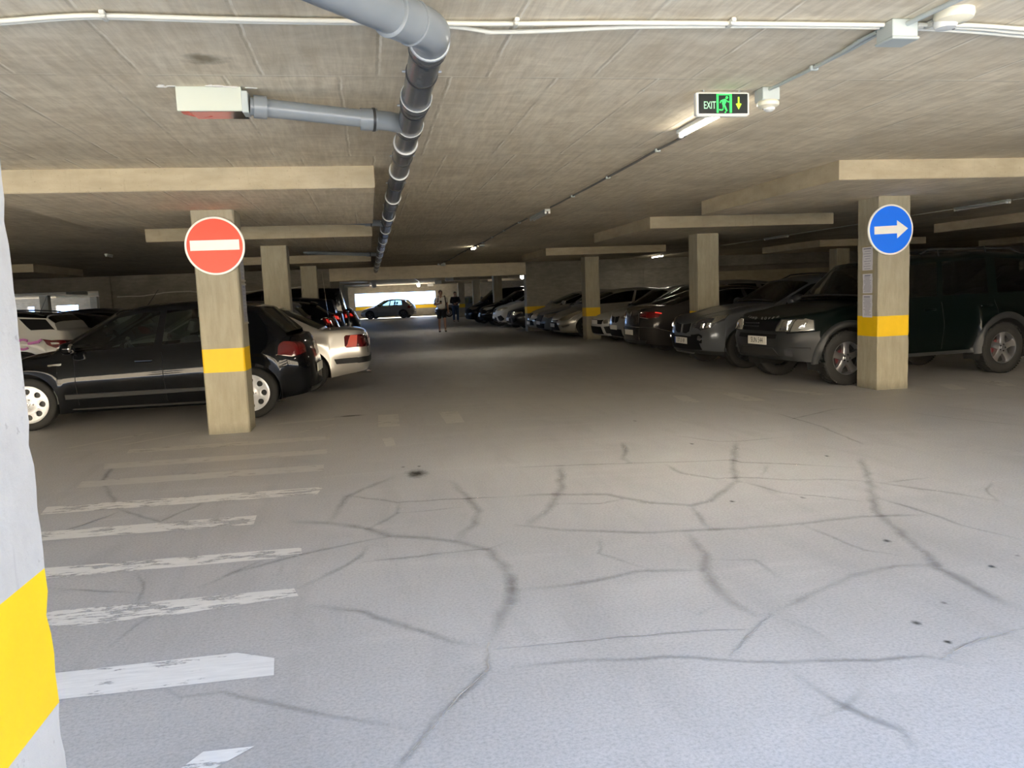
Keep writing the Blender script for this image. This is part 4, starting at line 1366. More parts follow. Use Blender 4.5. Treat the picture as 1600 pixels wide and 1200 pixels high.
def column(cx, cy, sx=.4394, sy=.4394, z1=CAPZ, b0=B0, b1=B1, name='column', mt='conc_col', label=None, rag=.004, seed=0):
    rnd = random.Random(seed + int(cx * 100) + int(cy * 10))
    mb = MB()
    zs_ = sorted(set([0, .05, b0, b1, z1] + list(np.arange(.12, z1, .12 if rag < .006 else .035))))
    zs_ = [z for z in zs_ if z in (b0, b1, 0, z1) or min(abs(z - b0), abs(z - b1)) > .015]
    c = .012 if rag < .006 else .004
    prof = [(-1, -1, 1, 0), (1, -1, 0, 1)]
    rings = []
    for z in zs_:
        ring = []
        for ix, iy, order in ((-1, -1, 0), (1, -1, 1), (1, 1, 0), (-1, 1, 1)):
            x, y = ix * sx / 2, iy * sy / 2
            j = rnd.uniform(0, rag) + (rnd.uniform(.3, 1) * rag * 2 if rnd.random() < .12 else 0)
            p1 = (x - ix * (c + j), y); p2 = (x, y - iy * (c + j))
            ring += [p2, p1] if order == 0 else [p1, p2]
        rings.append(mb.verts([(cx + a, cy + b, z) for a, b in ring]))
    for i in range(len(zs_) - 1):
        zm = (zs_[i] + zs_[i + 1]) / 2
        for k in range(8):
            mb.face((rings[i] + k, rings[i] + (k + 1) % 8, rings[i + 1] + (k + 1) % 8, rings[i + 1] + k), 1 if b0 < zm < b1 else 0)
    mb.face([rings[-1] + k for k in range(8)])
    o = mb.build(name, [M[mt], M['yellow']], smooth=0)
    return struct(o, label or 'square concrete column with a yellow band')


for cy in ROWY:
    for cx in COLX:
        cap_panel(cx, cy)
        column(cx, cy)
for cy in FARY:
    for cx in COLX:
        cap_panel(cx, cy); column(cx, cy)
column(-.545 - .25, 1.377 - .25, .5, .5, CEIL, .735, .965, 'column', 'conc_near', 'chipped pale column with yellow band at the near left', rag=.0065)
for cx in (9.3,):
    column(cx, 1.13, .5, .5, CEIL)

# end wall with the aisle opening and the left opening
def wall_box(name, x0, x1, y0, y1, z0, z1, mt='conc_wall', label=None, band=False):
    mb = MB()
    if band:
        for a, b, mi in ((z0, B0, 0), (B0, B1, 1), (B1, z1, 0)): mb.box(((x0 + x1) / 2, (y0 + y1) / 2, (a + b) / 2), (x1 - x0, y1 - y0, b - a), mi)
    else: mb.box(((x0 + x1) / 2, (y0 + y1) / 2, (z0 + z1) / 2), (x1 - x0, y1 - y0, z1 - z0))
    return struct(mb.build(name, [M[mt], M['yellow']], smooth=0), label)


YE = 29.7
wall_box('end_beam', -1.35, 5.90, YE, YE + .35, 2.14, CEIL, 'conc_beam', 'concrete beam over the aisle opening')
wall_box('wall_pilaster', 5.90, 6.44, YE, YE + .5, 0, CEIL, 'conc_wall', 'concrete pilaster with yellow band right of the opening', True)
wall_box('wall_pilaster', -1.85, -1.35, YE, YE + .5, 0, CEIL, 'conc_wall', 'concrete pilaster left of the opening', True)
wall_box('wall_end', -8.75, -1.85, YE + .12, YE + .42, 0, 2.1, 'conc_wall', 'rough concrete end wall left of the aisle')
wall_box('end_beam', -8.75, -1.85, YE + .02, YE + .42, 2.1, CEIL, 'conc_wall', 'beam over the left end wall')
wall_box('wall_pilaster', -9.15, -8.75, YE - .05, YE + .5, 0, CEIL, 'conc_wall', 'pilaster at the left opening')
wall_box('end_beam', -13.6, -9.15, YE, YE + .42, 2.12, CEIL, 'conc_wall', 'beam over the left opening')
wall_box('wall_end', XL_, -13.6, YE, YE + .42, 0, CEIL, 'conc_wall', 'end wall at the far left')
wall_box('wall_end', 6.44, 7.0, YE + .10, YE + .40, 0, 2.2, 'conc_wall', 'banded strip of end wall beside the pilaster', True)
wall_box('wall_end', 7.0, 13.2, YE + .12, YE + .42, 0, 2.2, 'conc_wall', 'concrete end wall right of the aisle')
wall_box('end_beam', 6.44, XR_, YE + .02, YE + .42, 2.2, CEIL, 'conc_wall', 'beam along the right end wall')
wall_box('wall_end', 13.2, XR_, YE + .6, YE + .9, 0, 2.0, 'conc_cap', 'pale low wall at the far right')
wall_box('wall_end', 13.2, XR_, YE + .9, YE + 1.1, 2.0, CEIL, 'conc_wall', 'dark recess over the low wall')
mb = MB()
for x in (8.8, 10.6, 12.4): mb.box((x, YE + .115, 1.1), (.02, .02, 2.2))
struct(mb.build('trim_1', M['conc_wall'], smooth=0), 'shutter ridges on the end wall')

rn = random.Random(12)
mb = MB()
pts = [(x, YE + .10, 1.93 + .05 * math.sin(x * 1.7) + rn.uniform(-.02, .02)) for x in np.arange(-8.6, -2.0, .22)]
mb.tube(pts, .022, 6)
mb.tube([(-4.6, YE + .10, 1.93), (-4.75, YE + .10, 1.80), (-4.7, YE + .10, 1.68), (-4.6, YE + .10, 1.6)], .018, 6)
struct(mb.build('trim_2', mat('white_seam_filler', (.55, .53, .48), .9)), 'ragged white filler seam on the left end wall')
# outer walls, far wall with its window openings
wall_box('wall_left', XL_ - .4, XL_, YB, 31, 0, CEIL)
wall_box('wall_right', XR_, XR_ + .4, YB, YF, 0, CEIL)
wall_box('wall_near_left', XL_, -13.0, YB - .3, YB, 0, CEIL)
wall_box('wall_near_right', 10.5, XR_, YB - .3, YB, 0, CEIL)
wx0, wx1, wz0, wz1 = -1.08, 5.44, .985, 2.0
wall_box('wall_far', 5.44, XR_, YF, YF + .3, 0, CEIL, 'conc_wall', 'far wall right of the bright opening')
mb = MB()
for a, b, mi in ((0, .66, 0), (.66, .92, 1), (.92, wz0, 0)): mb.box(((wx0 + wx1) / 2, YF + .15, (a + b) / 2), (wx1 - wx0, .3, b - a), mi)
struct(mb.build('wall_far', [M['conc_wall'], M['yellow']], smooth=0), 'yellow banded parapet under the bright window opening')
wall_box('wall_far', wx0, wx1, YF, YF + .3, wz1, CEIL, 'conc_wall', 'far wall above the bright opening')
wall_box('wall_far', -21.9, wx0, YF, YF + .3, 0, CEIL, 'conc_wall', 'far wall left of the bright opening')
prev = XL_
for a, b in ((-25.5, -25.0), (-24.55, -24.25), (-23.5, -21.9)):
    wall_box('wall_far', prev, a, YF, YF + .3, 0, CEIL, 'conc_wall', 'far wall pier at the left windows')
    wall_box('wall_far', a, b, YF, YF + .3, 0, 1.25, 'conc_wall', 'far wall under a left window')
    wall_box('wall_far', a, b, YF, YF + .3, 2.0, CEIL, 'conc_wall', 'far wall over a left window')
    prev = b

# ------------------------------------------------------------------ pipes, cables, lamps, signs
M['pvc'] = mat('grey_pvc', (.085, .092, .098), .26, noise=(.22, 6), bump=.05, bscale=30)
M['pvc_dark'] = mat('black_rubber_ring', (.02, .02, .02), .5)
M['pvc_light'] = mat('pale_pipe_ring', (.52, .53, .52), .35)
M['pvc_new'] = mat('light_grey_pvc', (.20, .22, .235), .28, noise=(.1, 8))
M['steel'] = mat('galvanised_steel', (.55, .55, .55), .35, .9)
M['conduit'] = mat('white_conduit', (.62, .60, .52), .45)
M['cable'] = mat('grey_cable', (.16, .155, .14), .6)
M['box_green'] = mat('pale_green_steel', (.50, .53, .45), .4)
M['box_dark'] = mat('dark_gloss_panel', (.05, .055, .055), .15)
M['red_reflection'] = mat('red_reflection', (.55, .05, .04), .25)  # flat red standing for a reflection under the drain box
M['box_grey'] = mat('grey_junction_box', (.42, .46, .44), .45)
M['cream'] = mat('cream_plastic', (.70, .66, .52), .4)
M['tube'] = mat('lit_tube', (1, 1, 1), .4, emit=(1., .93, .80), es=30)
M['tube_off'] = mat('unlit_tube', (.55, .55, .53), .3)
M['green_lit'] = mat('lit_green_sign', (.02, .5, .08), .4, emit=(.03, 1., .12), es=.9)
M['lime_lit'] = mat('lit_lime_arrow', (.3, .6, .02), .4, emit=(.35, 1., .02), es=.9)
M['pale_lit'] = mat('lit_pale_letters', (.3, .6, .35), .4, emit=(.45, .95, .55), es=.55)
M['sign_black'] = mat('sign_black_face', (.012, .016, .016), .25)
M['sign_red'] = mat('red_sign_face', (.90, .05, .014), .4)
M['sign_white'] = mat('white_sign_face', (.80, .79, .76), .4, noise=(.06, 14))
M['sign_blue'] = mat('blue_sign_face', (.0, .165, .95), .4)
M['paper'] = mat('paper_notice', (.62, .62, .68), .6, noise=(.10, 30))
M['ink'] = mat('printed_ink', (.16, .17, .26), .7)
M['tape'] = mat('brown_tape', (.30, .25, .14), .4)
M['paper_grey'] = mat('grey_notice', (.26, .26, .29), .5, noise=(.15, 20))

PX, PZ, PR_ = .315, 2.452, .074
pipe = empty('drain_pipe', (PX, 3.5, PZ)); tag(pipe, 'grey plastic drain pipe running along the ceiling above the aisle', 'pipe')


def ppart(mb, name, mt, smooth=40):
    o = mb.build(name, mt, pipe, smooth); o.location = -pipe.location; return o


mb = MB(); mb.tube([(PX, 3.48, PZ), (PX, 10, PZ), (PX, 20, PZ), (PX, 29.5, PZ)], PR_, 24); ppart(mb, 'pipe_run', M['pvc'])
# elbow and the stretch that leaves towards the near left
d45 = Vector((-.66, -.75, 0)).normalized()
c0 = Vector((PX, 3.40, PZ))
pts = [Vector((PX, 3.50, PZ))]
for t in np.linspace(0, 1, 8):
    pts.append(c0 + Vector((0, -.09, 0)) * t * (1 - t * .5) + d45 * (.10 * t * t))
pts.append(pts[-1] + d45 * .06)
mb = MB(); mb.tube(pts, PR_ * 1.10, 24); ppart(mb, 'pipe_elbow', M['pvc_new'])
e0 = pts[-1]
mb = MB(); mb.tube([e0, e0 + d45 * 3.2], PR_, 24); ppart(mb, 'pipe_run', M['pvc_new'])
mb = MB(); mb.tube([e0 - d45 * .02, e0 + d45 * .10], PR_ * 1.14, 24); ppart(mb, 'pipe_socket', M['pvc_new'])


for q, k in ((e0 - d45 * .035, 1.19), (e0 + d45 * .095, 1.19), (Vector((PX, 3.475, PZ)), 1.19)):
    dr = d45 if k and q.y < 3.4 else Vector((0, 1, 0))
    mb = MB(); mb.tube([q - dr * .008, q - dr * .004, q + dr * .004, q + dr * .008], [PR_ * 1.1, PR_ * k, PR_ * k, PR_ * 1.1], 28); ppart(mb, 'joint_ring', M['pvc_new'])


def ring(y, k, w, mt, name):
    mb = MB(); T = Matrix.Translation((PX, y, PZ)) @ Matrix.Rotation(PI / 2, 4, 'X')
    r = PR_ * k
    mb.lathe([(PR_ * .9, -w / 2), (r * .97, -w / 2), (r, -w * .3), (r, w * .3), (r * .97, w / 2), (PR_ * .9, w / 2)], 28, T)
    return ppart(mb, name, mt)


for y in (3.52, 4.45, 5.12, 5.72, 6.9, 8.6, 10.4, 12.4, 14.6, 16.9, 19.2, 21.6, 24.0, 26.5):
    ring(y, 1.13, .10 if y > 5.5 or y < 4 else .12, M['pvc'], 'pipe_socket')
    ring(y - .05, 1.15, .014, M['pvc_light'], 'joint_ring')
    ring(y + .06, 1.14, .012, M['pvc_dark'], 'joint_ring')
for y in (3.95, 4.62, 6.2, 7.6, 9.3, 11.2, 13.3, 15.5, 17.8, 20.2, 22.6, 25.1, 27.6):
    o = ring(y, 1.06, .026, M['pvc_dark'], 'pipe_clamp')
    for s_ in (-1, 1):
        mb = MB()
        mb.tube([(PX + s_ * (PR_ - .004), y, PZ + .005), (PX + s_ * (PR_ + .020), y, PZ + .005)], [.007, .006], 6)
        mb.build('clamp_bolt', M['steel'], o)
    mb = MB()
    mb.tube([(PX, y, PZ + PR_), (PX, y, CEIL)], .006, 6)
    mb.build('hanger_rod', M['steel'], o)
# branches with 45 degree tees
for y, xe, ye, r in ((5.02, -.60, 4.86, .051), (11.40, -.62, 11.25, .040), (19.0, -1.3, 18.4, .040)):
    t0 = Vector((PX, y + .10, PZ)); t1 = Vector((PX - .13, y - .02, PZ)); t2 = Vector((PX - .22, y - .04, PZ + .005))
    mb = MB(); mb.tube([t0, t0 + (t1 - t0) * .8, t1, t2], r * 1.12, 18); ppart(mb, 'branch_tee', M['pvc_new'])
    mb = MB(); mb.tube([t2 + Vector((.02, 0, 0)), t2 + Vector((-.08, -.005, .002))], r * 1.26, 18); ppart(mb, 'pipe_socket', M['pvc_new'])
    mb = MB(); mb.tube([t2 + Vector((-.01, -.002, 0)), t2 + Vector((.006, 0, 0))], r * 1.34, 18); ppart(mb, 'joint_ring', M['pvc_dark'])
    mb = MB(); mb.tube([t2, Vector((xe, ye, PZ + .055))], r, 18); ppart(mb, 'branch_pipe', M['pvc_new'])
    mb = MB()
    mb.tube([Vector((xe + .02, ye, PZ + .053)), Vector((xe + .09, ye + .012, PZ + .05))], r * 1.25, 18); ppart(mb, 'pipe_socket', M['pvc_new'])
    if y > 6:
        mb = MB(); mb.tube([Vector((xe + .03, ye, PZ + .055)), Vector((xe - .03, ye, PZ + .06)), Vector((xe - .05, ye - .005, CEIL + .01))], r * 1.05, 16); ppart(mb, 'branch_bend', M['pvc_new'])

# drain box at the end of the first branch
bx = empty('drain_box', (-.81, 4.90, 2.52)); tag(bx, 'pale green steel box on the ceiling at the end of the pipe branch', 'box')
mb = MB(); mb.box((0, -.09, .016), (.35, .012, .135), 0, None, .003); mb.build('front_panel', M['box_green'], bx)
mb = MB(); mb.box((0, .05, .04), (.34, .27, .09)); mb.build('housing', M['box_green'], bx, smooth=0)
mb = MB(); mb.box((.03, .055, -.032), (.29, .255, .02), 0, Matrix.Rotation(.06, 3, 'X')); mb.build('bottom_panel', M['box_dark'], bx, smooth=0)
mb = MB(); a = mb.verts([(-.165, -.075, -.047), (.0, -.075, -.047), (-.02, .10, -.040), (-.10, .15, -.036), (-.165, .03, -.042)]); mb.face([a + 4, a + 3, a + 2, a + 1, a]); mb.build('red_reflection', M['red_reflection'], bx, smooth=0)  # reflection on the box underside, put on as a red patch
mb = MB(); mb.box((.19, -.04, .0), (.035, .12, .12), 0, None, .004); mb.build('pipe_flange', M['box_grey'], bx)
mb = MB()
rn = random.Random(5)
for k in range(26):
    x, y = rn.uniform(-.27, .26), rn.choice([-.10, .20]) + rn.uniform(-.03, .03)
    mb.ball((x, y, .079), (rn.uniform(.008, .035), rn.uniform(.005, .015), .005), n=7, m=4)
mb.build('plaster_patch', mat('white_plaster', (.62, .60, .56), .9), bx)['kind'] = 'stuff'

# conduits --------------------------------------------------------
CZ = CEIL - .019


def conduit(label, pts, r, mt, clips, group, sag=0.):
    root = empty('conduit', pts[0]); tag(root, label, 'conduit', group)
    mb = MB(); mb.tube(pts, r, 12); o = mb.build('tube', M[mt], root); o.location = -root.location
    for c in clips:
        mb = MB()
        mb.box((c[0], c[1], CZ + .001), c[2] if len(c) > 2 else (.022, .06, .030), 0, None, .005)
        mb.box((c[0], c[1] - .032, CZ + .006), (.022, .018, .02), 0, None, .004)
        o = mb.build('clip', M[mt], root); o.location = -root.location
    return root


def curve(pts, n=10):
    xs = [p[0] for p in pts]; fy = pchip(xs, [p[1] for p in pts])
    return [(x, float(fy(x)), CZ) for x in np.linspace(xs[0], xs[-1], n * len(xs))]


conduit('upper white conduit crossing the ceiling to the junction box', curve([(-4.2, 4.4), (-2.2, 3.92), (-1.45, 3.735), (-1.0, 3.64), (-.45, 3.655), (.14, 3.65), (.45, 3.655), (1.3, 3.60), (2.49, 3.565)]), .0105, 'conduit', [(-1.0, 3.648), (.72, 3.64), (1.72, 3.585)], 'white ceiling conduits')
conduit('lower white conduit beside the first, left of the drain pipe', curve([(-4.2, 4.43), (-2.2, 3.945), (-1.45, 3.76), (-1.0, 3.662), (-.45, 3.68), (.14, 3.675), (.44, 3.70), (.63, 3.765)]), .0095, 'conduit', [], 'white ceiling conduits')
conduit('white conduit sleeve starting right of the drain pipe elbow', curve([(.60, 3.766), (.8, 3.745), (1.3, 3.655), (2.0, 3.61), (2.49, 3.60)]), .0105, 'conduit', [], 'white ceiling conduits')
conduit('uppermost white conduit leaving the junction box to the right', curve([(2.66, 3.555), (2.9, 3.545), (3.3, 3.585), (4.5, 3.75)]), .0105, 'conduit', [(2.72, 3.55)], 'white ceiling conduits')
conduit('middle white conduit leaving the junction box to the right', curve([(2.66, 3.58), (2.9, 3.58), (3.3, 3.635), (4.5, 3.80)]), .0105, 'conduit', [], 'white ceiling conduits')
conduit('lowest white conduit leaving the junction box to the right', curve([(2.66, 3.605), (2.9, 3.62), (3.35, 3.685), (4.5, 3.86)]), .0105, 'conduit', [], 'white ceiling conduits')
conduit('grey conduit slanting from the junction box to the exit sign sensor', [(2.545, 3.66, CZ), (2.56, 3.9, CZ), (2.55, 4.3, CZ), (2.53, 4.74, CZ)], .0095, 'box_grey', [(2.555, 4.28, (.05, .02, .030))], 'white ceiling conduits')
conduit('second grey conduit slanting back from the junction box', [(2.52, 3.66, CZ), (2.52, 3.8, CZ), (2.545, 4.0, CZ), (2.556, 4.26, CZ)], .0095, 'box_grey', [], 'white ceiling conduits')
conduit('grey conduit rising from the junction box past the smoke sensor', [(2.585, 3.53, CZ - .006), (2.62, 3.2, CZ), (2.66, 2.4, CZ)], .012, 'box_grey', [], 'white ceiling conduits')
cb = empty('ceiling_cable', (2.56, 6.2, CZ)); tag(cb, 'dark cable clipped along the ceiling from the lit tube to the end beam', 'cable')
pts = [(2.58, 6.15 + k * .31, CZ + .004) for k in range(76)]
rn = random.Random(2)
pts = [(x + rn.uniform(-.007, .007) + .02 * math.sin(y * .8), y, z) for x, y, z in pts if not (11.35 < y < 12.6)]
a_ = [p for p in pts if p[1] < 12]; b_ = [p for p in pts if p[1] > 12]
for q in (a_, b_):
    mb = MB(); mb.tube(q, .011, 8); o = mb.build('cable_run', M['cable'], cb); o.location = -cb.location
    for p in q[2::5]:
        mb = MB(); mb.box((p[0], p[1], CZ), (.05, .02, .03), 0, None, .004); o = mb.build('clip', M['box_grey'], cb); o.location = -cb.location

c2 = empty('ceiling_cable', (10.38, 12, CZ)); tag(c2, 'pale cable on the ceiling over the right parking row, linking its lamps', 'cable')
for ya, yb in ((7.5, 11.48), (12.72, 18.38), (19.62, 26.98)):
    mb = MB(); mb.tube([(10.36 + .015 * math.sin(y * 1.3), y, CZ + .004) for y in np.linspace(ya, yb, 14)], .009, 8); o = mb.build('cable_run', M['conduit'], c2); o.location = -c2.location
jb = empty('junction_box', (2.575, 3.585, CEIL)); tag(jb, 'grey junction box where the ceiling conduits meet', 'junction box')
mb = MB(); mb.box((0, 0, -.045), (.135, .125, .09), 0, None, .006); mb.build('box_body', M['box_grey'], jb)
mb = MB(); mb.box((0, 0, -.088), (.145, .135, .014), 0, None, .004); mb.build('box_lid', M['box_grey'], jb)
sm = empty('smoke_sensor', (2.75, 3.42, CEIL)); tag(sm, 'round cream smoke sensor beside the junction box', 'smoke detector')
mb = MB(); mb.lathe([(.085, 0), (.088, -.02), (.080, -.038), (.05, -.052), (.0, -.055)], 32); mb.build('sensor_body', M['cream'], sm)
mb = MB(); mb.lathe([(.05, -.030), (.052, -.052), (.045, -.068), (.0, -.072)], 28, Matrix.Translation((-.02, .03, 0))); mb.build('sensor_cap', M['white'], sm)
mb = MB(); mb.box((.035, .055, -.056), (.03, .012, .012), 0, Matrix.Rotation(.4, 3, 'Z')); mb.build('sensor_slot', M['black_plastic'], sm)
ms = empty('motion_sensor', (2.545, 4.80, CEIL)); tag(ms, 'cream motion sensor on a grey box right of the exit sign', 'motion sensor')
mb = MB(); mb.box((0, 0, -.04), (.115, .11, .08), 0, None, .005); mb.build('mount_box', M['box_grey'], ms)
mb = MB(); mb.lathe([(.060, -.078), (.068, -.09), (.066, -.108), (.040, -.122), (.034, -.123)], 28, Matrix.Translation((0, -.01, 0))); mb.build('sensor_body', M['cream'], ms)
mb = MB(); mb.lathe([(.036, -.120), (.034, -.132), (.020, -.142), (0, -.145)], 24, Matrix.Translation((.005, -.015, 0))); mb.build('sensor_lens', M['white'], ms)

# exit sign -------------------------------------------------------
ex = empty('exit_sign', (2.258, 4.82, 2.515)); tag(ex, 'lit green exit sign with running figure and down arrow under the ceiling', 'exit sign')
W_, H_ = .355, .150
mb = MB(); mb.box((0, .022, 0), (W_, .045, H_), 0, None, .010); mb.build('frame', M['white'], ex)
mb = MB(); mb.box((0, -.002, 0), (W_ - .030, .008, H_ - .030), 0, None, .002); fc = mb.build('face', M['sign_black'], ex)
TS = Matrix.Translation((0, -.0065, 0)) @ Matrix.Rotation(PI / 2, 4, 'X')     # x right, y up, z toward viewer
text_mesh('sign_lettering', 'EXIT', .064, M['pale_lit'], ex, TS @ Matrix.Translation((-.092, -.012, 0)), .0006, sx=.62)
mb = MB()
def flat(mb, poly, h=.0012): mb.prism(poly, 0, h, TS)
for q in ([(-.046, -.056), (-.034, -.056), (-.034, .058), (-.046, .058)], [(.040, -.056), (.055, -.056), (.055, .058), (.040, .058)], [(-.046, .050), (.055, .050), (.055, .058), (-.046, .058)]): flat(mb, q)
mb.build('door_pictogram', M['green_lit'], ex, smooth=0)
mb = MB()
c = [(.022 + .0085 * math.cos(t), .036 + .0085 * math.sin(t)) for t in np.linspace(0, 2 * PI, 13)[:-1]]; flat(mb, c)
for q in ([(-.006, .024), (.012, .028), (.020, .012), (.008, -.008), (-.006, -.012), (-.010, .002)],      # trunk
          [(.010, .028), (.018, .020), (.030, .006), (.040, .008), (.040, .014), (.030, .014)],              # front arm
          [(-.006, .024), (-.020, .018), (-.026, .004), (-.020, .002), (-.015, .012), (-.004, .014)],        # back arm
          [(.000, -.006), (.010, -.008), (.018, -.026), (.026, -.044), (.018, -.048), (.008, -.030)],        # front leg
          [(-.006, -.012), (.004, -.010), (-.004, -.030), (-.012, -.036), (-.030, -.034), (-.030, -.041), (-.010, -.044), (-.002, -.038)],
          [(.006, -.052), (.016, -.048), (.016, -.056), (.006, -.056)]): flat(mb, q, .0014)
mb.build('running_figure', M['green_lit'], ex, smooth=0)
mb = MB()
flat(mb, [(.096, .040), (.106, .040), (.106, -.004), (.096, -.004)]); flat(mb, [(.082, -.002), (.101, .004), (.120, -.002), (.101, -.036)])
mb.build('down_arrow', M['lime_lit'], ex, smooth=0)
mb = MB()
for x in (-.12, .12): mb.tube([(x, .02, H_ / 2 - .005), (x, .02, CEIL - 2.515)], .006, 8)
mb.build('hanger', M['box_grey'], ex)


# tube lamps ------------------------------------------------------
def batten(label, x, y0, y1, lit, power=0, group='tube lamps along the ceiling', two=False, z=CEIL):
    r = empty('tube_lamp', (x, (y0 + y1) / 2, z)); tag(r, label, 'lamp', group)
    L_ = y1 - y0
    mb = MB(); mb.box((0, 0, -.018), (.085 if two else .055, L_, .036), 0, None, .006); mb.build('housing', M['white'] if lit else M['box_grey'], r)
    for xo in ((-.028, .028) if two else (0,)):
        mb = MB(); mb.tube([(xo, -L_ / 2 + .03, -.050), (xo, L_ / 2 - .03, -.050)], .014, 12); mb.build('tube', M['tube'] if lit else M['tube_off'], r)
        mb = MB()
        for s_ in (-1, 1): mb.box((xo, s_ * (L_ / 2 - .022), -.046), (.032, .03, .046), 0, None, .005)
        mb.build('tube_holder', M['white'], r)
    if lit and power:
        ld = bpy.data.lights.new('tube_light', 'AREA'); ld.shape = 'RECTANGLE'; ld.size = .05; ld.size_y = L_ * .9; ld.energy = power; ld.color = (1, .90, .74)
        lo = bpy.data.objects.new('tube_light', ld); COL.objects.link(lo); lo.location = (x, (y0 + y1) / 2, z - .075); lo.rotation_euler = (0, 0, 0)
    return r


batten('lit tube lamp just behind the exit sign', 2.455, 5.0, 6.02, True, 30)
batten('unlit twin tube lamp on the aisle cable, halfway down', 2.63, 11.45, 12.55, False, 0, two=True)
batten('small bright lamp far down the aisle ceiling', 2.60, 19.2, 19.7, True, 16, two=True)
batten('lit tube lamp over the second right row', 10.35, 27.0, 28.2, True, 12)
batten('unlit tube lamp at the far right behind the blue arrow sign', 10.32, 11.5, 12.7, False, two=True)
batten('unlit tube lamp between the second and third right columns', 10.30, 18.4, 19.6, False)
batten('unlit tube lamp over the left row', -5.4, 18.2, 18.6, False)
batten('lit tube lamp just beyond the end beam over the aisle', 2.4, 33.2, 34.4, True, 22, 'lamps in the far hall')


def globe_lamp(label, x, y, power):
    r = empty('globe_lamp', (x, y, CEIL)); tag(r, label, 'lamp', 'lamps in the far hall')
    mb = MB(); mb.lathe([(.10, 0), (.11, -.03), (.09, -.05)], 20); mb.build('base', M['white'], r)
    mb = MB(); mb.ball((0, 0, -.13), .13, n=16, m=10); mb.build('globe', M['tube'], r)
    ld = bpy.data.lights.new('globe_light', 'POINT'); ld.shadow_soft_size = .12; ld.energy = power; ld.color = (1, .92, .78)
    lo = bpy.data.objects.new('globe_light', ld); COL.objects.link(lo); lo.location = (x, y, CEIL - .34)


globe_lamp('bright lamp in the far hall above the right end of the silver-grey hatchback', 3.85, 62.0, 14)
globe_lamp('round lit lamp in the far hall above the dark cars', 9.45, 60.0, 20)
globe_lamp('lit lamp in the far hall beside the banded pilaster', 9.2, 47.5, 16)
for x, y, lab in ((4.84, 63.0, 'farthest of the pale boxes hanging over the walking man'), (4.72, 54.5, 'middle of the pale boxes hanging over the walking man'), (4.60, 45.6, 'nearest of the pale boxes hanging over the walking man')):
    r = empty('hanging_box', (x, y, CEIL)); tag(r, lab, 'box', 'hanging boxes in the far hall')
    mb = MB(); mb.box((0, 0, -.13), (.46, .10, .22), 0, None, .01); mb.build('box_body', M['white'], r)
    for s_ in (-1, 1):
        mb = MB(); mb.tube([(s_ * .18, 0, -.03), (s_ * .18, 0, 0)], .008, 6); mb.build('hanger', M['steel'], r)
s5 = empty('motion_sensor', (2.72, 18.95, CEIL)); tag(s5, 'small white sensor beside the far aisle lamp', 'motion sensor')
mb = MB(); mb.lathe([(.07, 0), (.075, -.03), (.04, -.05), (0, -.055)], 20); mb.build('sensor_body', M['white'], s5)
s5 = empty('junction_box', (2.64, 28.1, CEIL)); tag(s5, 'small grey junction box on the ceiling just before the end beam', 'junction box')
mb = MB(); mb.box((0, 0, -.05), (.16, .12, .10), 0, None, .008); mb.build('box_body', M['box_grey'], s5)
s5 = empty('junction_box', (2.50, 28.3, CEIL)); tag(s5, 'tiny cable box next to the last aisle junction box', 'junction box')
mb = MB(); mb.box((0, 0, -.03), (.07, .07, .06), 0, None, .008); mb.build('box_body', M['box_grey'], s5)

# ducts in the far hall
for i, (y, x0, x1) in enumerate(((43.2, -4., -.2), (45.2, -4, .0), (51.4, -4, .1), (53.4, -4, .3))):
    mb = MB(); mb.box(((x0 + x1) / 2, y, 2.51), (x1 - x0, .35, .175), 0, None, .02)
    tag(mb.build('air_duct', M['steel'], smooth=30), ('nearest', 'second', 'third', 'fourth')[i] + ' galvanised duct under the far hall ceiling', 'duct', 'ducts in the far hall')
mb = MB(); mb.box((.35, 46.2, 2.37), (.26, .5, .46), 0, None, .03); tag(mb.build('duct_drop', M['blue_duct'] if 'blue_duct' in M else M['pvc_new'], smooth=30), 'dark duct end hanging in the far hall', 'duct', 'ducts in the far hall')
mb = MB(); mb.tube([(1.6, 35, 2.52), (3.1, 50, 2.52), (3.8, 60, 2.52)], .03, 8); tag(mb.build('ceiling_pipe', M['steel']), 'thin shiny pipe under the far hall ceiling', 'pipe')


# road signs ------------------------------------------------------
def disc_sign(name, loc, r, face, label, tilt=0.):
    root = empty(name, loc); tag(root, label, 'sign')
    root.rotation_euler = (0, tilt, 0)
    T = Matrix.Rotation(PI / 2, 4, 'X')
    mb = MB(); mb.lathe([(0, -.012), (r * .97, -.012), (r, -.008), (r, .008), (r * .985, .012), (r * .93, .012), (r * .93, .010)], 72, T); mb.build('rim', M['sign_white'], root, smooth=30)
    mb = MB(); mb.lathe([(r * .935, .011), (0, .011)], 72, T); mb.build('face', M[face], root, smooth=0)
    return root, T


sg, T = disc_sign('no_entry_sign', (-1.572, 8.97, 2.025), .307, 'sign_red', 'round red no-entry sign on the left column')
mb = MB(); mb.box((0, -.0115, .008), (.50, .002, .107)); mb.build('white_bar', M['sign_white'], sg, smooth=0)
mb = MB(); mb.box((0, .022, 0), (.10, .022, .30)); mb.build('bracket', M['steel'], sg, smooth=0)
sg, T = disc_sign('direction_sign', (6.385, 8.97, 1.992), .309, 'sign_blue', 'round blue sign with white arrow on the right column', math.radians(-1.5))
mb = MB()
mb.prism([(-.225, -.048), (.085, -.048), (.085, -.110), (.235, .004), (.085, .110), (.085, .048), (-.225, .048)], .011, .0135, T)
mb.build('white_arrow', M['sign_white'], sg, smooth=0)
mb = MB(); mb.box((0, .022, 0), (.10, .022, .30)); mb.build('bracket', M['steel'], sg, smooth=0)


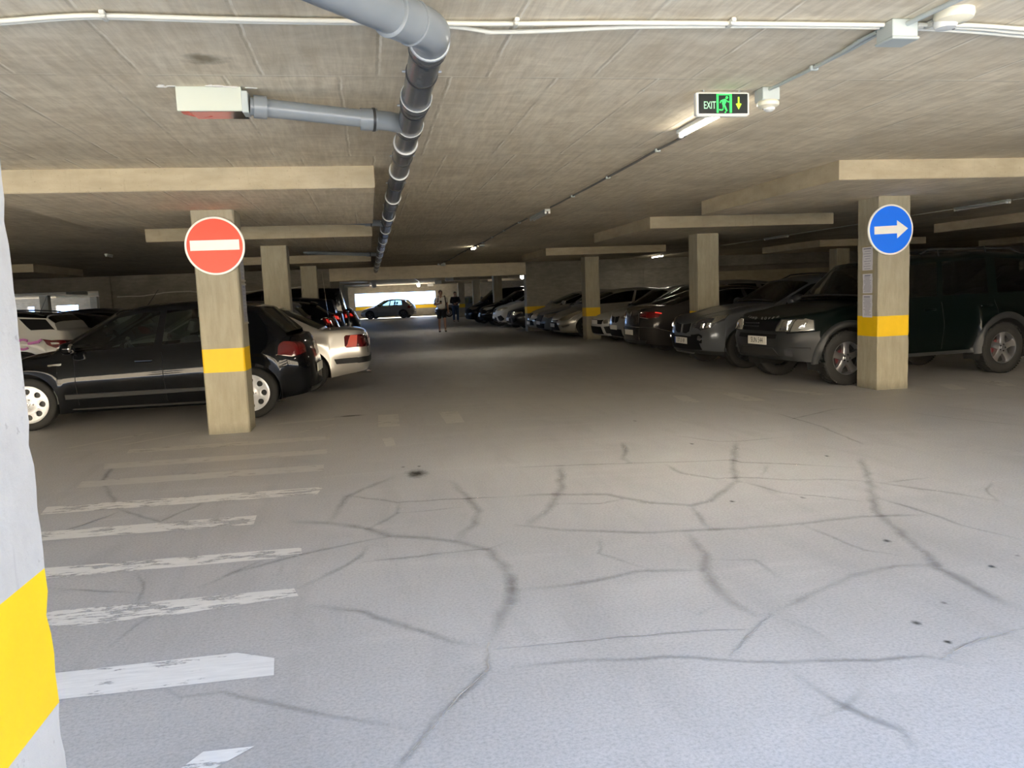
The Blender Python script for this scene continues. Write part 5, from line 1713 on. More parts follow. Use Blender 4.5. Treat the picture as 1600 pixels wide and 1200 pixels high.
def notice(label, x, y0, y1, z0, z1, face, mt, lines, seed, tape=True):
    """sheet on a column side; face = +1 faces +x"""
    rn = random.Random(seed)
    root = empty('paper_notice', (x, (y0 + y1) / 2, (z0 + z1) / 2)); tag(root, label, 'notice', 'notices taped to the columns')
    mb = MB(); n = 8
    A = mb.verts([(face * (.003 + rn.uniform(0, .004)), yy - (y0 + y1) / 2 + rn.uniform(-.003, .003), zz - (z0 + z1) / 2) for zz in np.linspace(z0, z1, n) for yy in (y0, (y0 + y1) / 2, y1)])
    for i in range(n - 1):
        for j in range(2):
            f = (A + i * 3 + j, A + i * 3 + j + 1, A + i * 3 + j + 4, A + i * 3 + j + 3)
            mb.face(f if face > 0 else f[::-1])
    mb.build('sheet', M[mt], root, smooth=60)
    mb = MB()
    h = z1 - z0; w = y1 - y0
    for k in range(lines):
        z = h / 2 - .03 - (h - .06) * k / max(1, lines - 1)
        l = w * rn.uniform(.45, .78)
        mb.box((face * .0078, rn.uniform(-.01, .01), z), (.0006, l, .005 if k else .012))
    mb.build('print', M['ink'], root, smooth=0)
    if tape:
        mb = MB()
        for z in (-h / 2, h / 2): mb.box((face * .0085, 0, z), (.001, w + .07, .018))
        mb.build('tape_strip', M['tape'], root, smooth=0)


notice('short paper notice on the side of the blue arrow column', 6.251, 9.11, 9.32, 1.50, 1.81, -1, 'paper', 9, 1)
notice('upper sheet of the long notice above the yellow band, blue arrow column', 6.251, 9.11, 9.31, 1.21, 1.475, -1, 'paper', 14, 2)
notice('lowest sheet of the long notice touching the yellow band, blue arrow column', 6.251, 9.11, 9.31, .915, 1.205, -1, 'paper', 14, 3, False)
notice('upper grey notice on the side of the no-entry column', -1.3635, 9.14, 9.40, 1.66, 2.02, 1, 'paper_grey', 8, 4)
notice('lower grey notice on the side of the no-entry column', -1.3635, 9.14, 9.40, 1.19, 1.62, 1, 'paper_grey', 10, 5)

# ------------------------------------------------------------------ the parked cars
LROW = 'cars parked along the left of the aisle'
RROW = 'cars parked along the right of the aisle'
FROW = 'cars parked beyond the end beam'


def W_hatch(sh): return [(sh.xc + .30 * sh.d1, sh.xmid[0][0] - .05), (sh.xmid[0][0] + .05, sh.xrb - sh.d2 - .30)]


# black hatchback behind the no-entry column
sh = T_hatch()
p = kit_front('golf', sh) + kit_rear('golf', sh) + [
    ('side_moulding', 'black_plastic', [('S', 1.30, .405), ('S', 3.00, .425), ('S', 3.00, .375), ('S', 1.30, .355)], dict(rings=1, sub=12, off=.012)),
    ('side_repeater', 'lamp_clear', [('S', 1.14, .775), ('S', 1.28, .785), ('S', 1.28, .77), ('S', 1.14, .76)]),
    ('tailgate_badge', 'chrome', [('R', .05, .80), ('R', 0, .85), ('R', -.05, .80), ('R', 0, .75)], dict(both=False, rings=1)),
    ('fuel_flap', PT['black'], [('S', 3.50, .86), ('S', 3.64, .86), ('S', 3.64, .74), ('S', 3.50, .74)], dict(off=.003))]
build_car('hatchback_car', 'black five-door hatchback with silver eight-hole wheel covers behind the no-entry column', 'car', LROW, sh, (-2.78, 11.0, 0), math.radians(-2.9), PT['black'],
          W_hatch(sh), 'hub8', parts=p, lines=seams([(1.42, .02, .02), (2.43, .01, .03), (3.22, .0, -.16)], .28, .87), handles=[(2.22, .775), (3.10, .815)], antenna=(2.05, 0, .22, .16),
          pr=dict(z=.55, t='GVK 318'[:0] or None), pf=dict(z=.45), steer=.12, wiper=True)

# silver saloon next to it
sh = T_sedan()
L = sh.L
p = kit_front('wide', sh) + [
    ('taillight', 'red_lamp', [('R', .34, .86), ('S', L - .13, .86), ('S', L - .37, .86), ('S', L - .40, .83), ('S', L - .40, .69), ('S', L - .37, .66), ('S', L - .13, .66), ('R', .34, .66)], dict(bulge=.008)),
    ('indicator_lens', 'salmon', [('S', L - .20, .853), ('S', L - .30, .853), ('S', L - .35, .72), ('S', L - .385, .67), ('S', L - .22, .67)], dict(off=.016)),
    ('bumper_strip', 'grey_plastic', [('S', 3.90, .50), ('S', L - .2, .50), ('R', .0, .50), ('R', .0, .42), ('S', L - .2, .42), ('S', 3.93, .42)], dict(sub=12, off=.014)),
    ('bumper_strip', 'grey_plastic', [('S', .45, .50), ('S', .20, .50), ('F', .0, .50), ('F', .0, .42), ('S', .20, .42), ('S', .50, .42)], dict(sub=12, off=.014)),
    ('side_moulding', 'grey_plastic', [('S', 1.28, .50), ('S', 3.10, .50), ('S', 3.10, .44), ('S', 1.28, .44)], dict(rings=1, sub=12, off=.012))]
build_car('saloon_car', 'silver three-box saloon with square red tail lamps and tall chrome aerial', 'car', LROW, sh, (-2.24, 13.58, 0), math.radians(-1.0), PT['silver'],
          [(1.38, 2.34), (2.43, 3.28)], 'multi', parts=p, lines=seams([(1.30, .0, .02), (2.385, .01, .02), (3.26, .0, -.12)], .26, .87) + [('boot_seam', 'dark', .004, [('T', 3.95, .62), ('T', 4.33, .60), ('R', .58, .80), ('R', .58, .56)])],
          handles=[(2.20, .80), (3.05, .82)], antenna=(3.86, -.60, .92, -.07), pf=dict(z=.46), pr=dict(z=.72), exhaust=-.45)

# next three bays on the left
sh = T_hatch(L=4.1)
build_car('hatchback_car', 'grey hatchback with a roof spoiler half hidden behind the silver saloon', 'car', LROW, sh, (-2.95, 16.2, 0), 0, PT['grey'], W_hatch(sh), 'spoke5',
          parts=kit_rear('hatch', sh) + kit_front('wide', sh) + [('roof_spoiler', PT['grey'], [('uv', sh.ux(sh.xrb - sh.d2 - .10), 5.3), ('uv', sh.ux(sh.xrb - sh.d2 - .10), 7), ('uv', sh.ux(sh.xrb - sh.d2 + .03), 7), ('uv', sh.ux(sh.xrb - sh.d2 + .03), 5.3)], dict(off=.035))],
          lines=seams([(1.42, .02, .02), (2.43, .01, .03)], .28, .87), pr=dict(z=.6), pf=dict(z=.45))
sh = T_focus(L=4.25)
build_car('hatchback_car', 'black hatchback with a daylight glint on its tail lamp, second past the silver saloon', 'car', LROW, sh, (-2.72, 18.75, 0), 0, PT['black'], W_hatch(sh), 'spoke5',
          parts=kit_rear('hatch', sh, 'red_glow') + kit_front('focus', sh) + [('roof_spoiler', PT['black'], [('uv', sh.ux(sh.xrb - sh.d2 - .10), 5.3), ('uv', sh.ux(sh.xrb - sh.d2 - .10), 7), ('uv', sh.ux(sh.xrb - sh.d2 + .03), 7), ('uv', sh.ux(sh.xrb - sh.d2 + .03), 5.3)], dict(off=.04))],
          lines=seams([(1.27, .02, .02), (2.41, .01, .03)], .28, .96), antenna=(3.3, 0, .28, .10), pr=dict(z=.75), pf=dict(z=.45), glass='glass_dark')
sh = T_cross(L=4.3)
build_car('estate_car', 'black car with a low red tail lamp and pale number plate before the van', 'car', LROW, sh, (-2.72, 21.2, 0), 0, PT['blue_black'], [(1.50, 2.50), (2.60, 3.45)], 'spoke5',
          parts=kit_rear('hatch', sh, 'red_glow') + kit_front('kidney', sh), lines=[('chrome_trim', 'chrome', .006, [('S', 3.70, 1.12), ('S', 4.0, 1.06), ('S', 4.2, .9)])], pr=dict(z=.72), pf=dict(z=.45), glass='glass_dark')
sh = T_van()
build_car('van', 'tall black van with an upright tail just past the third left column', 'van', LROW, sh, (-2.80, 24.2, 0), 0, PT['black'], [(1.00, 2.04), (2.16, 3.22), (3.36, 4.12)], 'spoke5',
          parts=kit_rear('tall', sh, 'red_glow') + kit_front('wide', sh), lines=[('chrome_trim', 'chrome', .007, [('S', 4.33, 1.55), ('S', 4.40, 1.2), ('S', 4.42, 1.0)])], pr=dict(z=.72), pf=dict(z=.5), glass='glass_dark')
sh = T_focus(L=4.3)
build_car('hatchback_car', 'dark hatchback with high red tail lamps farthest along the left row', 'car', LROW, sh, (-2.42, 26.9, 0), 0, PT['blue_black'], W_hatch(sh), 'spoke5',
          parts=kit_rear('hatch', sh, 'red_glow') + kit_front('focus', sh), pr=dict(z=.75), pf=dict(z=.45), glass='glass_dark', antenna=(3.4, 0, .2, .08))

# the row behind, seen over the black hatchback's bonnet
sh = T_cross(L=4.4, roofp=[(2.08, 1.38), (2.55, 1.44), (3.0, 1.45), (3.95, 1.38)])
b_ = float(sh.belt(4.3))
p = kit_front('fin', sh) + kit_rear('tall', sh)[1:] + [
    ('quarter_window', 'grille_black', [('uv', sh.ux(3.56), 4.82), ('uv', sh.ux(3.72), 4.18), ('uv', sh.ux(4.10), 4.16), ('uv', sh.ux(4.02), 4.86)], dict(off=.004)),
    ('taillight', 'red_lamp', [('R', .55, b_ - .24), ('R', .58, b_ - .17), ('S', 4.12, b_ - .15), ('S', 3.88, b_ - .13), ('S', 3.98, b_ - .23), ('S', 4.12, b_ - .31), ('R', .62, b_ - .32)], dict(bulge=.01)),
    ('lamp_strip', 'lamp_clear', [('S', 4.02, b_ - .205), ('S', 4.16, b_ - .215), ('S', 4.16, b_ - .23), ('S', 4.04, b_ - .225)], dict(off=.02, rings=1)),
    ('roof_panel', PT['black'], [('uv', sh.ux(sh.xc + sh.d1 + .02), 5.0), ('uv', sh.ux(sh.xc + sh.d1 + .02), 7), ('uv', sh.ux(sh.xrb - sh.d2), 7), ('uv', sh.ux(sh.xrb - sh.d2), 5.0)], dict(off=.004, sub=8))]
pink = mat('pink_sticker', (.62, .22, .55), .4)
suv_w = build_car('estate_car', 'white car with pink spanner sticker and dark roof beyond the black hatchback', 'car', 'cars in the row behind on the left', sh, (-7.36, 16.0, 0), 0, PT['white'], [(1.50, 2.50), (2.60, 3.42)], 'spoke5',
                  parts=p, lines=seams([(1.40, .02, .02), (2.56, .01, .03), (3.45, .0, -.1)], .3, 1.0), rails=(2.2, 3.9), antenna=(3.6, 0, .30, .14), pr=dict(z=.7), pf=dict(z=.5), glass='glass_dark')
def spanner():
    mb = MB()
    u, v = sh.inv(('S', 3.66, .86)); P = sh.S(u, v)[0]
    y = -(P[1] + .006)
    pts = [(.10 * math.cos(t) + 3.60, .085 * math.sin(t) + .87) for t in np.linspace(.75, 2 * PI - .75, 15)]
    mb.tube([(x, y, z) for x, z in pts], .022, 6)
    mb.tube([(3.68, y, .88), (3.86, y, .905)], .028, 6)
    mb.tube([(3.82, y, .905), (3.90, y, .94)], .022, 6)
    mb.tube([(3.40, y, .87), (3.40, y, .90), (3.45, y, .93)], .012, 6)
    o = mb.build('pink_sticker', pink, suv_w); o.location = (-sh.L / 2, 0, 0)
    o['label'] = 'pink spanner sticker'
spanner()
sh = T_hatch(L=4.2, roofp=[(1.96, 1.33), (2.3, 1.385), (2.75, 1.40), (3.2, 1.37), (3.58, 1.30)])
build_car('hatchback_car', 'black hatchback just beyond the white car with the pink sticker', 'car', 'cars in the row behind on the left', sh, (-7.25, 18.7, 0), 0, PT['black'], W_hatch(sh), 'spoke5', parts=kit_rear('hatch', sh) + kit_front('wide', sh), glass='glass_dark', antenna=(2.1, 0, .2, .15))
sh = T_hatch(L=4.25)
build_car('hatchback_car', 'dark grey hatchback, its roof showing behind the black hatchback beyond the white car', 'car', 'cars in the row behind on the left', sh, (-7.25, 21.4, 0), 0, PT['dark_grey'], W_hatch(sh), 'multi', parts=kit_rear('hatch', sh) + kit_front('wide', sh), glass='glass_dark', antenna=(2.1, 0, .2, .15))
sh = T_hatch(L=4.3)
build_car('hatchback_car', 'pale hatchback roof at the foot of the left opening', 'car', 'cars in the row behind on the left', sh, (-9.4, 27.0, 0), 0, PT['white'], W_hatch(sh), 'spoke5', parts=kit_rear('hatch', sh) + kit_front('wide', sh), glass='glass_dark')

# dark green off-roader behind the blue-arrow column
sh = T_freelander()
L = sh.L; b_ = float(sh.belt(.1))


def z_fl(u, v, P): return 1 if (P[2] < .715 and (P[0] < .40 or P[0] > 4.10)) or (v < .65 and 1.2 < P[0] < 3.0) or (v < 1.4 and (P[0] < .42 or P[0] > 3.82)) else 0


def arch_flares(sh, root, mt, w=.075, t0=-.12, t1=PI + .12):
    for xa in sh.ax:
        rows = []
        for t in np.linspace(t0, t1, 25):
            row = []
            for rr_, off in ((sh.ra - .012, .002), (sh.ra + .004, .020), (sh.ra + w * .55, .024), (sh.ra + w, .014), (sh.ra + w + .006, -.01)):
                x = xa - rr_ * math.cos(t); z = sh.r + rr_ * math.sin(t)
                u, v = sh.inv(('S', x, max(z, float(sh.bot(x)) + .01)))
                row.append((x, sh.S(u, v)[0][1] + off, z))
            rows.append(row)
        for sg_ in (1, -1):
            mb = MB()
            R_ = [mb.verts([(x, sg_ * y, z) for x, y, z in r]) for r in rows]
            for a, b in zip(R_[:-1], R_[1:]):
                for k in range(4):
                    f = (a + k, b + k, b + k + 1, a + k + 1)
                    mb.face(f if sg_ < 0 else f[::-1])
            o = mb.build('arch_flare', mt, root, smooth=50); o.location = (-sh.L / 2, 0, 0)


p = [('headlight', 'lamp_clear', [('F', .42, .74), ('F', .47, .90), ('S', .30, .905), ('S', .36, .89), ('S', .35, .755), ('F', .66, .735)], dict(bulge=.012)),
     ('indicator_lens', 'lamp_clear', [('F', .74, .745), ('F', .765, .90), ('S', .27, .905), ('S', .335, .885), ('S', .33, .765)], dict(off=.026, bulge=.006)),
     ('lamp_reflector', 'chrome', [('F', .50, .76), ('F', .52, .88), ('F', .64, .885), ('F', .63, .755)], dict(off=.018, bulge=.03)),
     ('lamp_reflector', 'chrome', [('F', .755, .79), ('F', .76, .86), ('F', .80, .86), ('F', .80, .79)], dict(off=.034, bulge=.015)),
     ('grille', 'grille_black', [('F', -.42, .88), ('F', .42, .88), ('F', .40, .75), ('F', -.40, .75)], dict(both=False, off=.012)),
     ('lower_grille', 'grille_black', [('F', -.46, .71), ('F', .46, .71), ('F', .46, .645), ('F', -.46, .645)], dict(both=False)),
     ('bumper_intake', 'dark', [('F', -.40, .52), ('F', .40, .52), ('F', .56, .40), ('F', -.56, .40)], dict(both=False)),
     ('fog_lamp', 'lamp_dark', [('F', .60, .50), ('F', .70, .50), ('F', .70, .42), ('F', .60, .42)]),
     ('taillight', 'red_lamp', [('R', .70, .95), ('R', .70, 1.06), ('S', L - .13, 1.06), ('S', L - .13, .78), ('R', .72, .78)], dict(bulge=.01))]
lr = build_car('off_road_car', 'dark green off-roader with grey plastic bumper behind the blue arrow column', 'car', RROW, sh, (7.52, 10.60, 0), math.radians(4.5), PT['green_black'],
               [(1.28, 2.29), (2.39, 3.16), (3.32, 4.04)], 'offroad', zone=z_fl, zmats=[M['grey_plastic']], parts=p,
               lines=[('lamp_frame', 'dark', .007, [('F', .665, .735), ('F', .68, .82), ('F', .685, .905)], dict(off=.014)), ('lamp_frame', 'dark', .006, [('F', .42, .735), ('F', .46, .905), ('F', .60, .905), ('S', .29, .91), ('S', .36, .89), ('S', .35, .75), ('F', .66, .733), ('F', .42, .735)], dict(off=.010)),
                      ('grille_bar', 'grey_plastic', .010, [('F', -.38, .845), ('F', 0, .845), ('F', .38, .845)], dict(both=False, off=.014)),
                      ('grille_bar', 'grey_plastic', .010, [('F', -.38, .80), ('F', 0, .80), ('F', .38, .80)], dict(both=False, off=.014)),
                      ('bumper_groove', 'dark', .006, [('S', .60, .54), ('S', .30, .535), ('F', .66, .53)], dict())]
               + seams([(1.22, .02, .02), (2.35, .005, .02), (3.25, .0, -.10)], .40, 1.05) + [('window_pillar_trim', 'chrome', .004, [('S', 4.16, 1.12), ('uv', sh.ux(4.13), 4.5)])],
               handles=[(2.14, .95), (3.08, .97)], pf=dict(z=.615, t='SUN 544', w=.46, h=.115, y=-.06), pr=dict(z=.7), mirror=M['black_plastic'], rails=None, glass='glass_dark', wiper=True)
arch_flares(sh, lr, M['grey_plastic'])
# maker's lettering along the bonnet edge and the roof bars
u_, v_ = sh.inv(('T', .17, .0)); P_ = sh.S(u_, v_)[0]
for i, ch in enumerate('LAND ROVER'):
    if ch == ' ': continue
    y = .36 - i * .08
    u_, v_ = sh.inv(('F', abs(y), .935)); q = sh.S(u_, v_)[0]; nn = sh.N(np.array([u_]), np.array([v_]))[0]
    nv = Vector((nn[0], math.copysign(nn[1], y) if abs(y) > .02 else 0, nn[2])).normalized()
    xx = Vector((0, -1, 0)); yy = nv.cross(xx).normalized(); xx = yy.cross(nv)
    T = Matrix((xx, yy, nv)).transposed().to_4x4(); T.translation = Vector((q[0], y, q[2])) + nv * .004
    o = text_mesh('bonnet_letter', ch, .058, M['letter_grey'], lr, T, .002, sx=1.25); o.location = (-sh.L / 2, 0, 0)
mb = MB()
for x in (2.5, 3.3):
    z = float(sh.roof(x))
    mb.tube([(x, -.62, z - .03), (x, -.60, z + .05), (x, .60, z + .05), (x, .62, z - .03)], .013, 8)
for s_ in (-1, 1):
    mb.tube([(2.2, s_ * .60, z - .03), (2.35, s_ * .60, z + .04), (3.75, s_ * .60, z + .02), (3.9, s_ * .60, z - .04)], .014, 8)
o = mb.build('roof_bars', M['black_plastic'], lr); o.location = (-sh.L / 2, 0, 0)

# steel-grey crossover with a twin grille
sh = T_cross()
L = sh.L; z = .80


def z_x1(u, v, P): return 1 if (v < .95 and P[2] < .5) else 0


p = [('headlight', 'lamp_dark', [('F', .40, .70), ('F', .45, .80), ('S', .30, .875), ('S', .52, .905), ('S', .42, .82), ('F', .76, .695), ('F', .60, .66)], dict(bulge=.008)),
     ('lamp_reflector', 'chrome', [('F', .595, .77), ('F', .665, .77), ('F', .665, .69), ('F', .595, .69)], dict(off=.020, bulge=.02)),
     ('lamp_reflector', 'chrome', [('F', .70, .785), ('F', .765, .785), ('F', .765, .70), ('F', .70, .70)], dict(off=.020, bulge=.02)),
     ('lamp_brow', 'lamp_clear', [('F', .60, .80), ('S', .30, .88), ('S', .50, .905), ('S', .42, .85), ('F', .78, .785)], dict(off=.014)),
     ('kidney_grille', 'grille_black', [('F', .035, .80), ('F', .19, .81), ('F', .30, .77), ('F', .29, .64), ('F', .17, .60), ('F', .045, .61)], dict(off=.012)),
     ('lower_grille', 'grille_black', [('F', -.46, .56), ('F', .46, .56), ('F', .62, .33), ('F', -.62, .33)], dict(both=False, sub=8)),
     ('bumper_side_intake', 'grille_black', [('F', .36, .585), ('F', .58, .60), ('F', .66, .57), ('F', .64, .44), ('F', .44, .44)], dict()),
     ('fog_lamp', 'chrome', [('F', .60, .57), ('F', .65, .555), ('F', .66, .51), ('F', .62, .485), ('F', .57, .50), ('F', .565, .55)], dict(off=.018, bulge=.01)),
     ('skid_plate', 'steel_plate', [('F', -.40, .285), ('F', .40, .285), ('F', .36, .255), ('F', -.36, .255)], dict(both=False, off=.016))]
M['steel_plate'] = mat('skid_plate_grey', (.20, .20, .20), .4, .5)
build_car('estate_car', 'steel-grey crossover with a split kidney grille left of the off-roader', 'car', RROW, sh, (7.60, 13.28, 0), math.radians(1.0), PT['steel'], [(1.50, 2.50), (2.60, 3.42), (3.56, 3.96)], 'dark5', zone=z_x1, zmats=[M['grey_plastic']],
          parts=p, lines=[('grille_rim', 'chrome', .007, [('F', .035, .80), ('F', .035, .70), ('F', .045, .61)]), ('grille_rim', 'chrome', .005, [('F', .30, .77), ('F', .29, .64)]),
                          ('bonnet_crease', PT['steel'], .006, [('T', .18, .28), ('T', .6, .42), ('T', 1.25, .52)])] + seams([(1.42, .02, .02), (2.56, .01, .03), (3.45, .0, -.1)], .34, .98),
          handles=[(2.35, .90), (3.25, .93)], pf=dict(z=.475, t='DT LF 69', eu=True), pr=dict(z=.8), rails=(2.3, 3.85), glass='glass_dark', wiper=True)

# brown-grey fastback parked nose-in
sh = T_coupe()
L = sh.L
p = [('taillight', 'red_lamp', [('R', .46, .82), ('R', .50, .93), ('R', .72, .935), ('S', L - .30, .93), ('S', L - .46, .90), ('S', L - .36, .81), ('R', .72, .79)], dict(bulge=.01)),
     ('lamp_strip', 'red_glow', [('S', L - .31, .925), ('S', L - .43, .90), ('S', L - .43, .88), ('S', L - .31, .90)], dict(off=.02, rings=1)),
     ('reverse_lens', 'lamp_clear', [('R', .50, .815), ('R', .74, .79), ('R', .74, .775), ('R', .50, .80)], dict(off=.02, rings=1)),
     ('boot_badge', 'chrome', [('R', .055, .88), ('R', 0, .935), ('R', -.055, .88), ('R', 0, .825)], dict(both=False)),
     ('rear_diffuser', 'black_plastic', [('R', -.70, .34), ('R', .70, .34), ('R', .62, .28), ('R', -.62, .28)], dict(both=False))] + kit_front('wide', sh)
build_car('coupe_car', 'brown-grey fastback saloon parked tail-out with a round boot badge', 'car', RROW, sh, (7.80, 16.25, 0), PI, PT['brown_grey'], [(1.30, 2.38), (2.50, 3.45)], 'multi', parts=p,
          lines=[('chrome_trim', 'chrome', .006, [('R', 0, .615), ('R', .5, .615), ('R', .8, .61), ('S', L - .35, .60), ('S', L - .75, .60)]), ('window_trim', 'chrome', .006, [('uv', sh.ux(1.5), 4.95), ('uv', sh.ux(2.5), 4.95), ('uv', sh.ux(3.4), 4.95)]),
                 ('boot_seam', 'dark', .004, [('R', .44, .98), ('R', .42, .80), ('R', .46, .66)])] + seams([(1.40, .02, .02), (2.45, .01, .03)], .28, .95),
          handles=[(2.3, .86), (3.2, .9)], pr=dict(z=.50), pf=dict(z=.5), glass='glass_dark')

# white-nosed car, white hot hatch
sh = T_cross(L=4.5)
build_car('estate_car', 'grey estate with black kidney grille peeping past the brown-grey fastback', 'car', RROW, sh, (8.14, 18.8, 0), 0, PT['silver_grey'], [(1.50, 2.50), (2.60, 3.42), (3.56, 3.96)], 'dark5', parts=kit_front('kidney', sh), pf=dict(z=.50, t=None), glass='glass_dark', wiper=True,
          lines=seams([(1.42, .02, .02), (2.56, .01, .03)], .34, .98))
sh = T_hatch(L=4.25)
build_car('hatchback_car', 'white hatchback with black grille band right of the third right column', 'car', RROW, sh, (8.22, 21.25, 0), 0, PT['white'], W_hatch(sh), 'dark5', parts=kit_front('gti', sh), pf=dict(z=.56), glass='glass_dark', wiper=True,
          lines=seams([(1.42, .02, .02), (2.43, .01, .03)], .28, .87))
sh = T_focus()
build_car('hatchback_car', 'champagne hatchback with swept headlamps left of the third right column', 'car', RROW, sh, (7.80, 24.35, 0), 0, PT['champagne'], W_hatch(sh), 'dark10', parts=kit_front('focus', sh), pf=dict(z=.40), glass='glass_dark', wiper=True,
          lines=seams([(1.20, .02, .02), (2.41, .01, .03)], .28, .96) + [('window_trim', 'chrome', .006, [('uv', sh.ux(1.05), 4.97), ('uv', sh.ux(1.4), 4.97), ('uv', sh.ux(2.5), 4.97), ('uv', sh.ux(3.3), 4.97)])])
sh = T_sedan(L=4.5, W=1.80)
build_car('saloon_car', 'blue-grey saloon with bright headlamps next to the champagne hatchback', 'car', RROW, sh, (7.86, 26.4, 0), 0, PT['blue_grey'], [(1.38, 2.34), (2.43, 3.28)], 'multi', parts=kit_front('wide', sh), pf=dict(z=.42), glass='glass_dark')
sh = T_focus(L=4.1, W=1.74)
build_car('hatchback_car', 'pale silver hatchback with a dark mouth in front of the banded pilaster', 'car', RROW, sh, (7.72, 28.4, 0), 0, PT['champagne'], W_hatch(sh), 'spoke5', parts=kit_front('kidney', sh), pf=dict(z=.36), glass='glass_dark')

# beyond the end beam
sh = T_sedan(L=4.5, W=1.80)
build_car('saloon_car', 'dark grey saloon just left of the banded pilaster', 'car', FROW, sh, (7.75, 31.8, 0), 0, PT['dark_grey'], [(1.38, 2.34), (2.43, 3.28)], 'multi', parts=kit_front('kidney', sh), pf=dict(z=.42), glass='glass_dark')
sh = T_suv(W=1.9)
build_car('suv_car', 'white car with twin round-lamp nose beyond the end beam', 'car', FROW, sh, (7.62, 34.5, 0), 0, PT['white'], [(1.25, 2.36), (2.48, 3.44), (3.56, 4.02)], 'dark5', parts=kit_front('kidney', sh), pf=dict(z=.46), glass='glass_dark')
sh = T_suv(W=1.9)
build_car('suv_car', 'black off-roader left of the white round-lamp car', 'car', FROW, sh, (7.34, 37.1, 0), 0, PT['black'], [(1.25, 2.36), (2.48, 3.44), (3.56, 4.02)], 'spoke5', parts=kit_front('wide', sh), pf=dict(z=.5), glass='glass_dark')
sh = T_van()
build_car('van', 'blue-black people carrier behind the man in dark clothes', 'van', FROW, sh, (7.2, 41.5, 0), 0, PT['blue_black'], [(1.00, 2.04), (2.16, 3.22), (3.36, 4.12)], 'spoke5', parts=kit_front('fin', sh), pf=dict(z=.5), glass='glass_dark')
sh = T_suv(L=4.7, roofp=[(1.86, 1.66), (2.4, 1.76), (3.0, 1.78), (4.05, 1.70)])
build_car('suv_car', 'black off-roader with a pale roof edge behind the white round-lamp car', 'car', FROW, sh, (12.4, 38.0, 0), 0, PT['black'], [(1.25, 2.36), (2.48, 3.44), (3.56, 4.02)], 'spoke5', parts=kit_front('wide', sh), rails=(2.0, 4.2), glass='glass_dark')
sh = T_hatch()
build_car('hatchback_car', 'silver-grey hatchback crossing in front of the bright window opening', 'car', FROW, sh, (1.45, 61.8, 0), math.radians(-16), PT['grey'], W_hatch(sh), 'dark5', parts=kit_front('golf', sh) + kit_rear('golf', sh), pf=dict(z=.45), pr=dict(z=.55), handles=[(2.22, .775), (3.10, .815)],
          lines=seams([(1.42, .02, .02), (2.43, .01, .03)], .28, .87))
sh = T_hatch()
build_car('hatchback_car', 'blue-grey hatchback mostly hidden behind the walking man', 'car', FROW, sh, (6.9, 59.0, 0), math.radians(4), PT['blue_grey'], W_hatch(sh), 'multi', parts=kit_front('golf', sh), pf=dict(z=.45))

# the dark roof of the second row on the right
s2 = T_suv(L=4.5)
build_car('suv_car', 'black car roof between the second right column and the steel-grey crossover', 'car', None, s2, (12.7, 16.3, 0), 0, PT['black'],
          [(1.25, 2.36), (2.48, 3.44), (3.56, 4.02)], 'spoke5', parts=kit_front('wide', s2) + kit_rear('hatch', s2), pf=dict(z=.5), glass='glass_dark')

# ------------------------------------------------------------------ people
M['skin'] = mat('skin', (.42, .24, .17), .55)
M['hair'] = mat('brown_hair', (.10, .065, .045), .7)
M['hair_dark'] = mat('dark_hair', (.03, .024, .02), .7)
M['tee'] = mat('white_cotton', (.80, .79, .77), .85)
M['shorts'] = mat('dark_shorts', (.02, .022, .028), .85)
M['jacket'] = mat('dark_jacket', (.018, .018, .022), .8)
M['jeans'] = mat('blue_jeans', (.03, .06, .12), .85)
M['shoe'] = mat('dark_shoes', (.025, .024, .024), .6)
M['phone'] = mat('black_phone', (.01, .01, .012), .2)
M['bag'] = mat('dark_backpack', (.018, .018, .02), .8)


def skin_obj(name, V, E, R, mt, parent, root=0, sub=2):
    me = bpy.data.meshes.new(name)
    me.from_pydata([Vector(v) for v in V], E, [])
    me.materials.append(mt)
    o = bpy.data.objects.new(name, me); COL.objects.link(o); o.parent = parent
    md = o.modifiers.new('skin', 'SKIN'); md.use_smooth_shade = True
    sl = me.skin_vertices[0].data
    for i, r in enumerate(R):
        sl[i].radius = r if isinstance(r, tuple) else (r, r)
        sl[i].use_root = (i == root)
    s = o.modifiers.new('sub', 'SUBSURF'); s.levels = sub; s.render_levels = sub
    return o


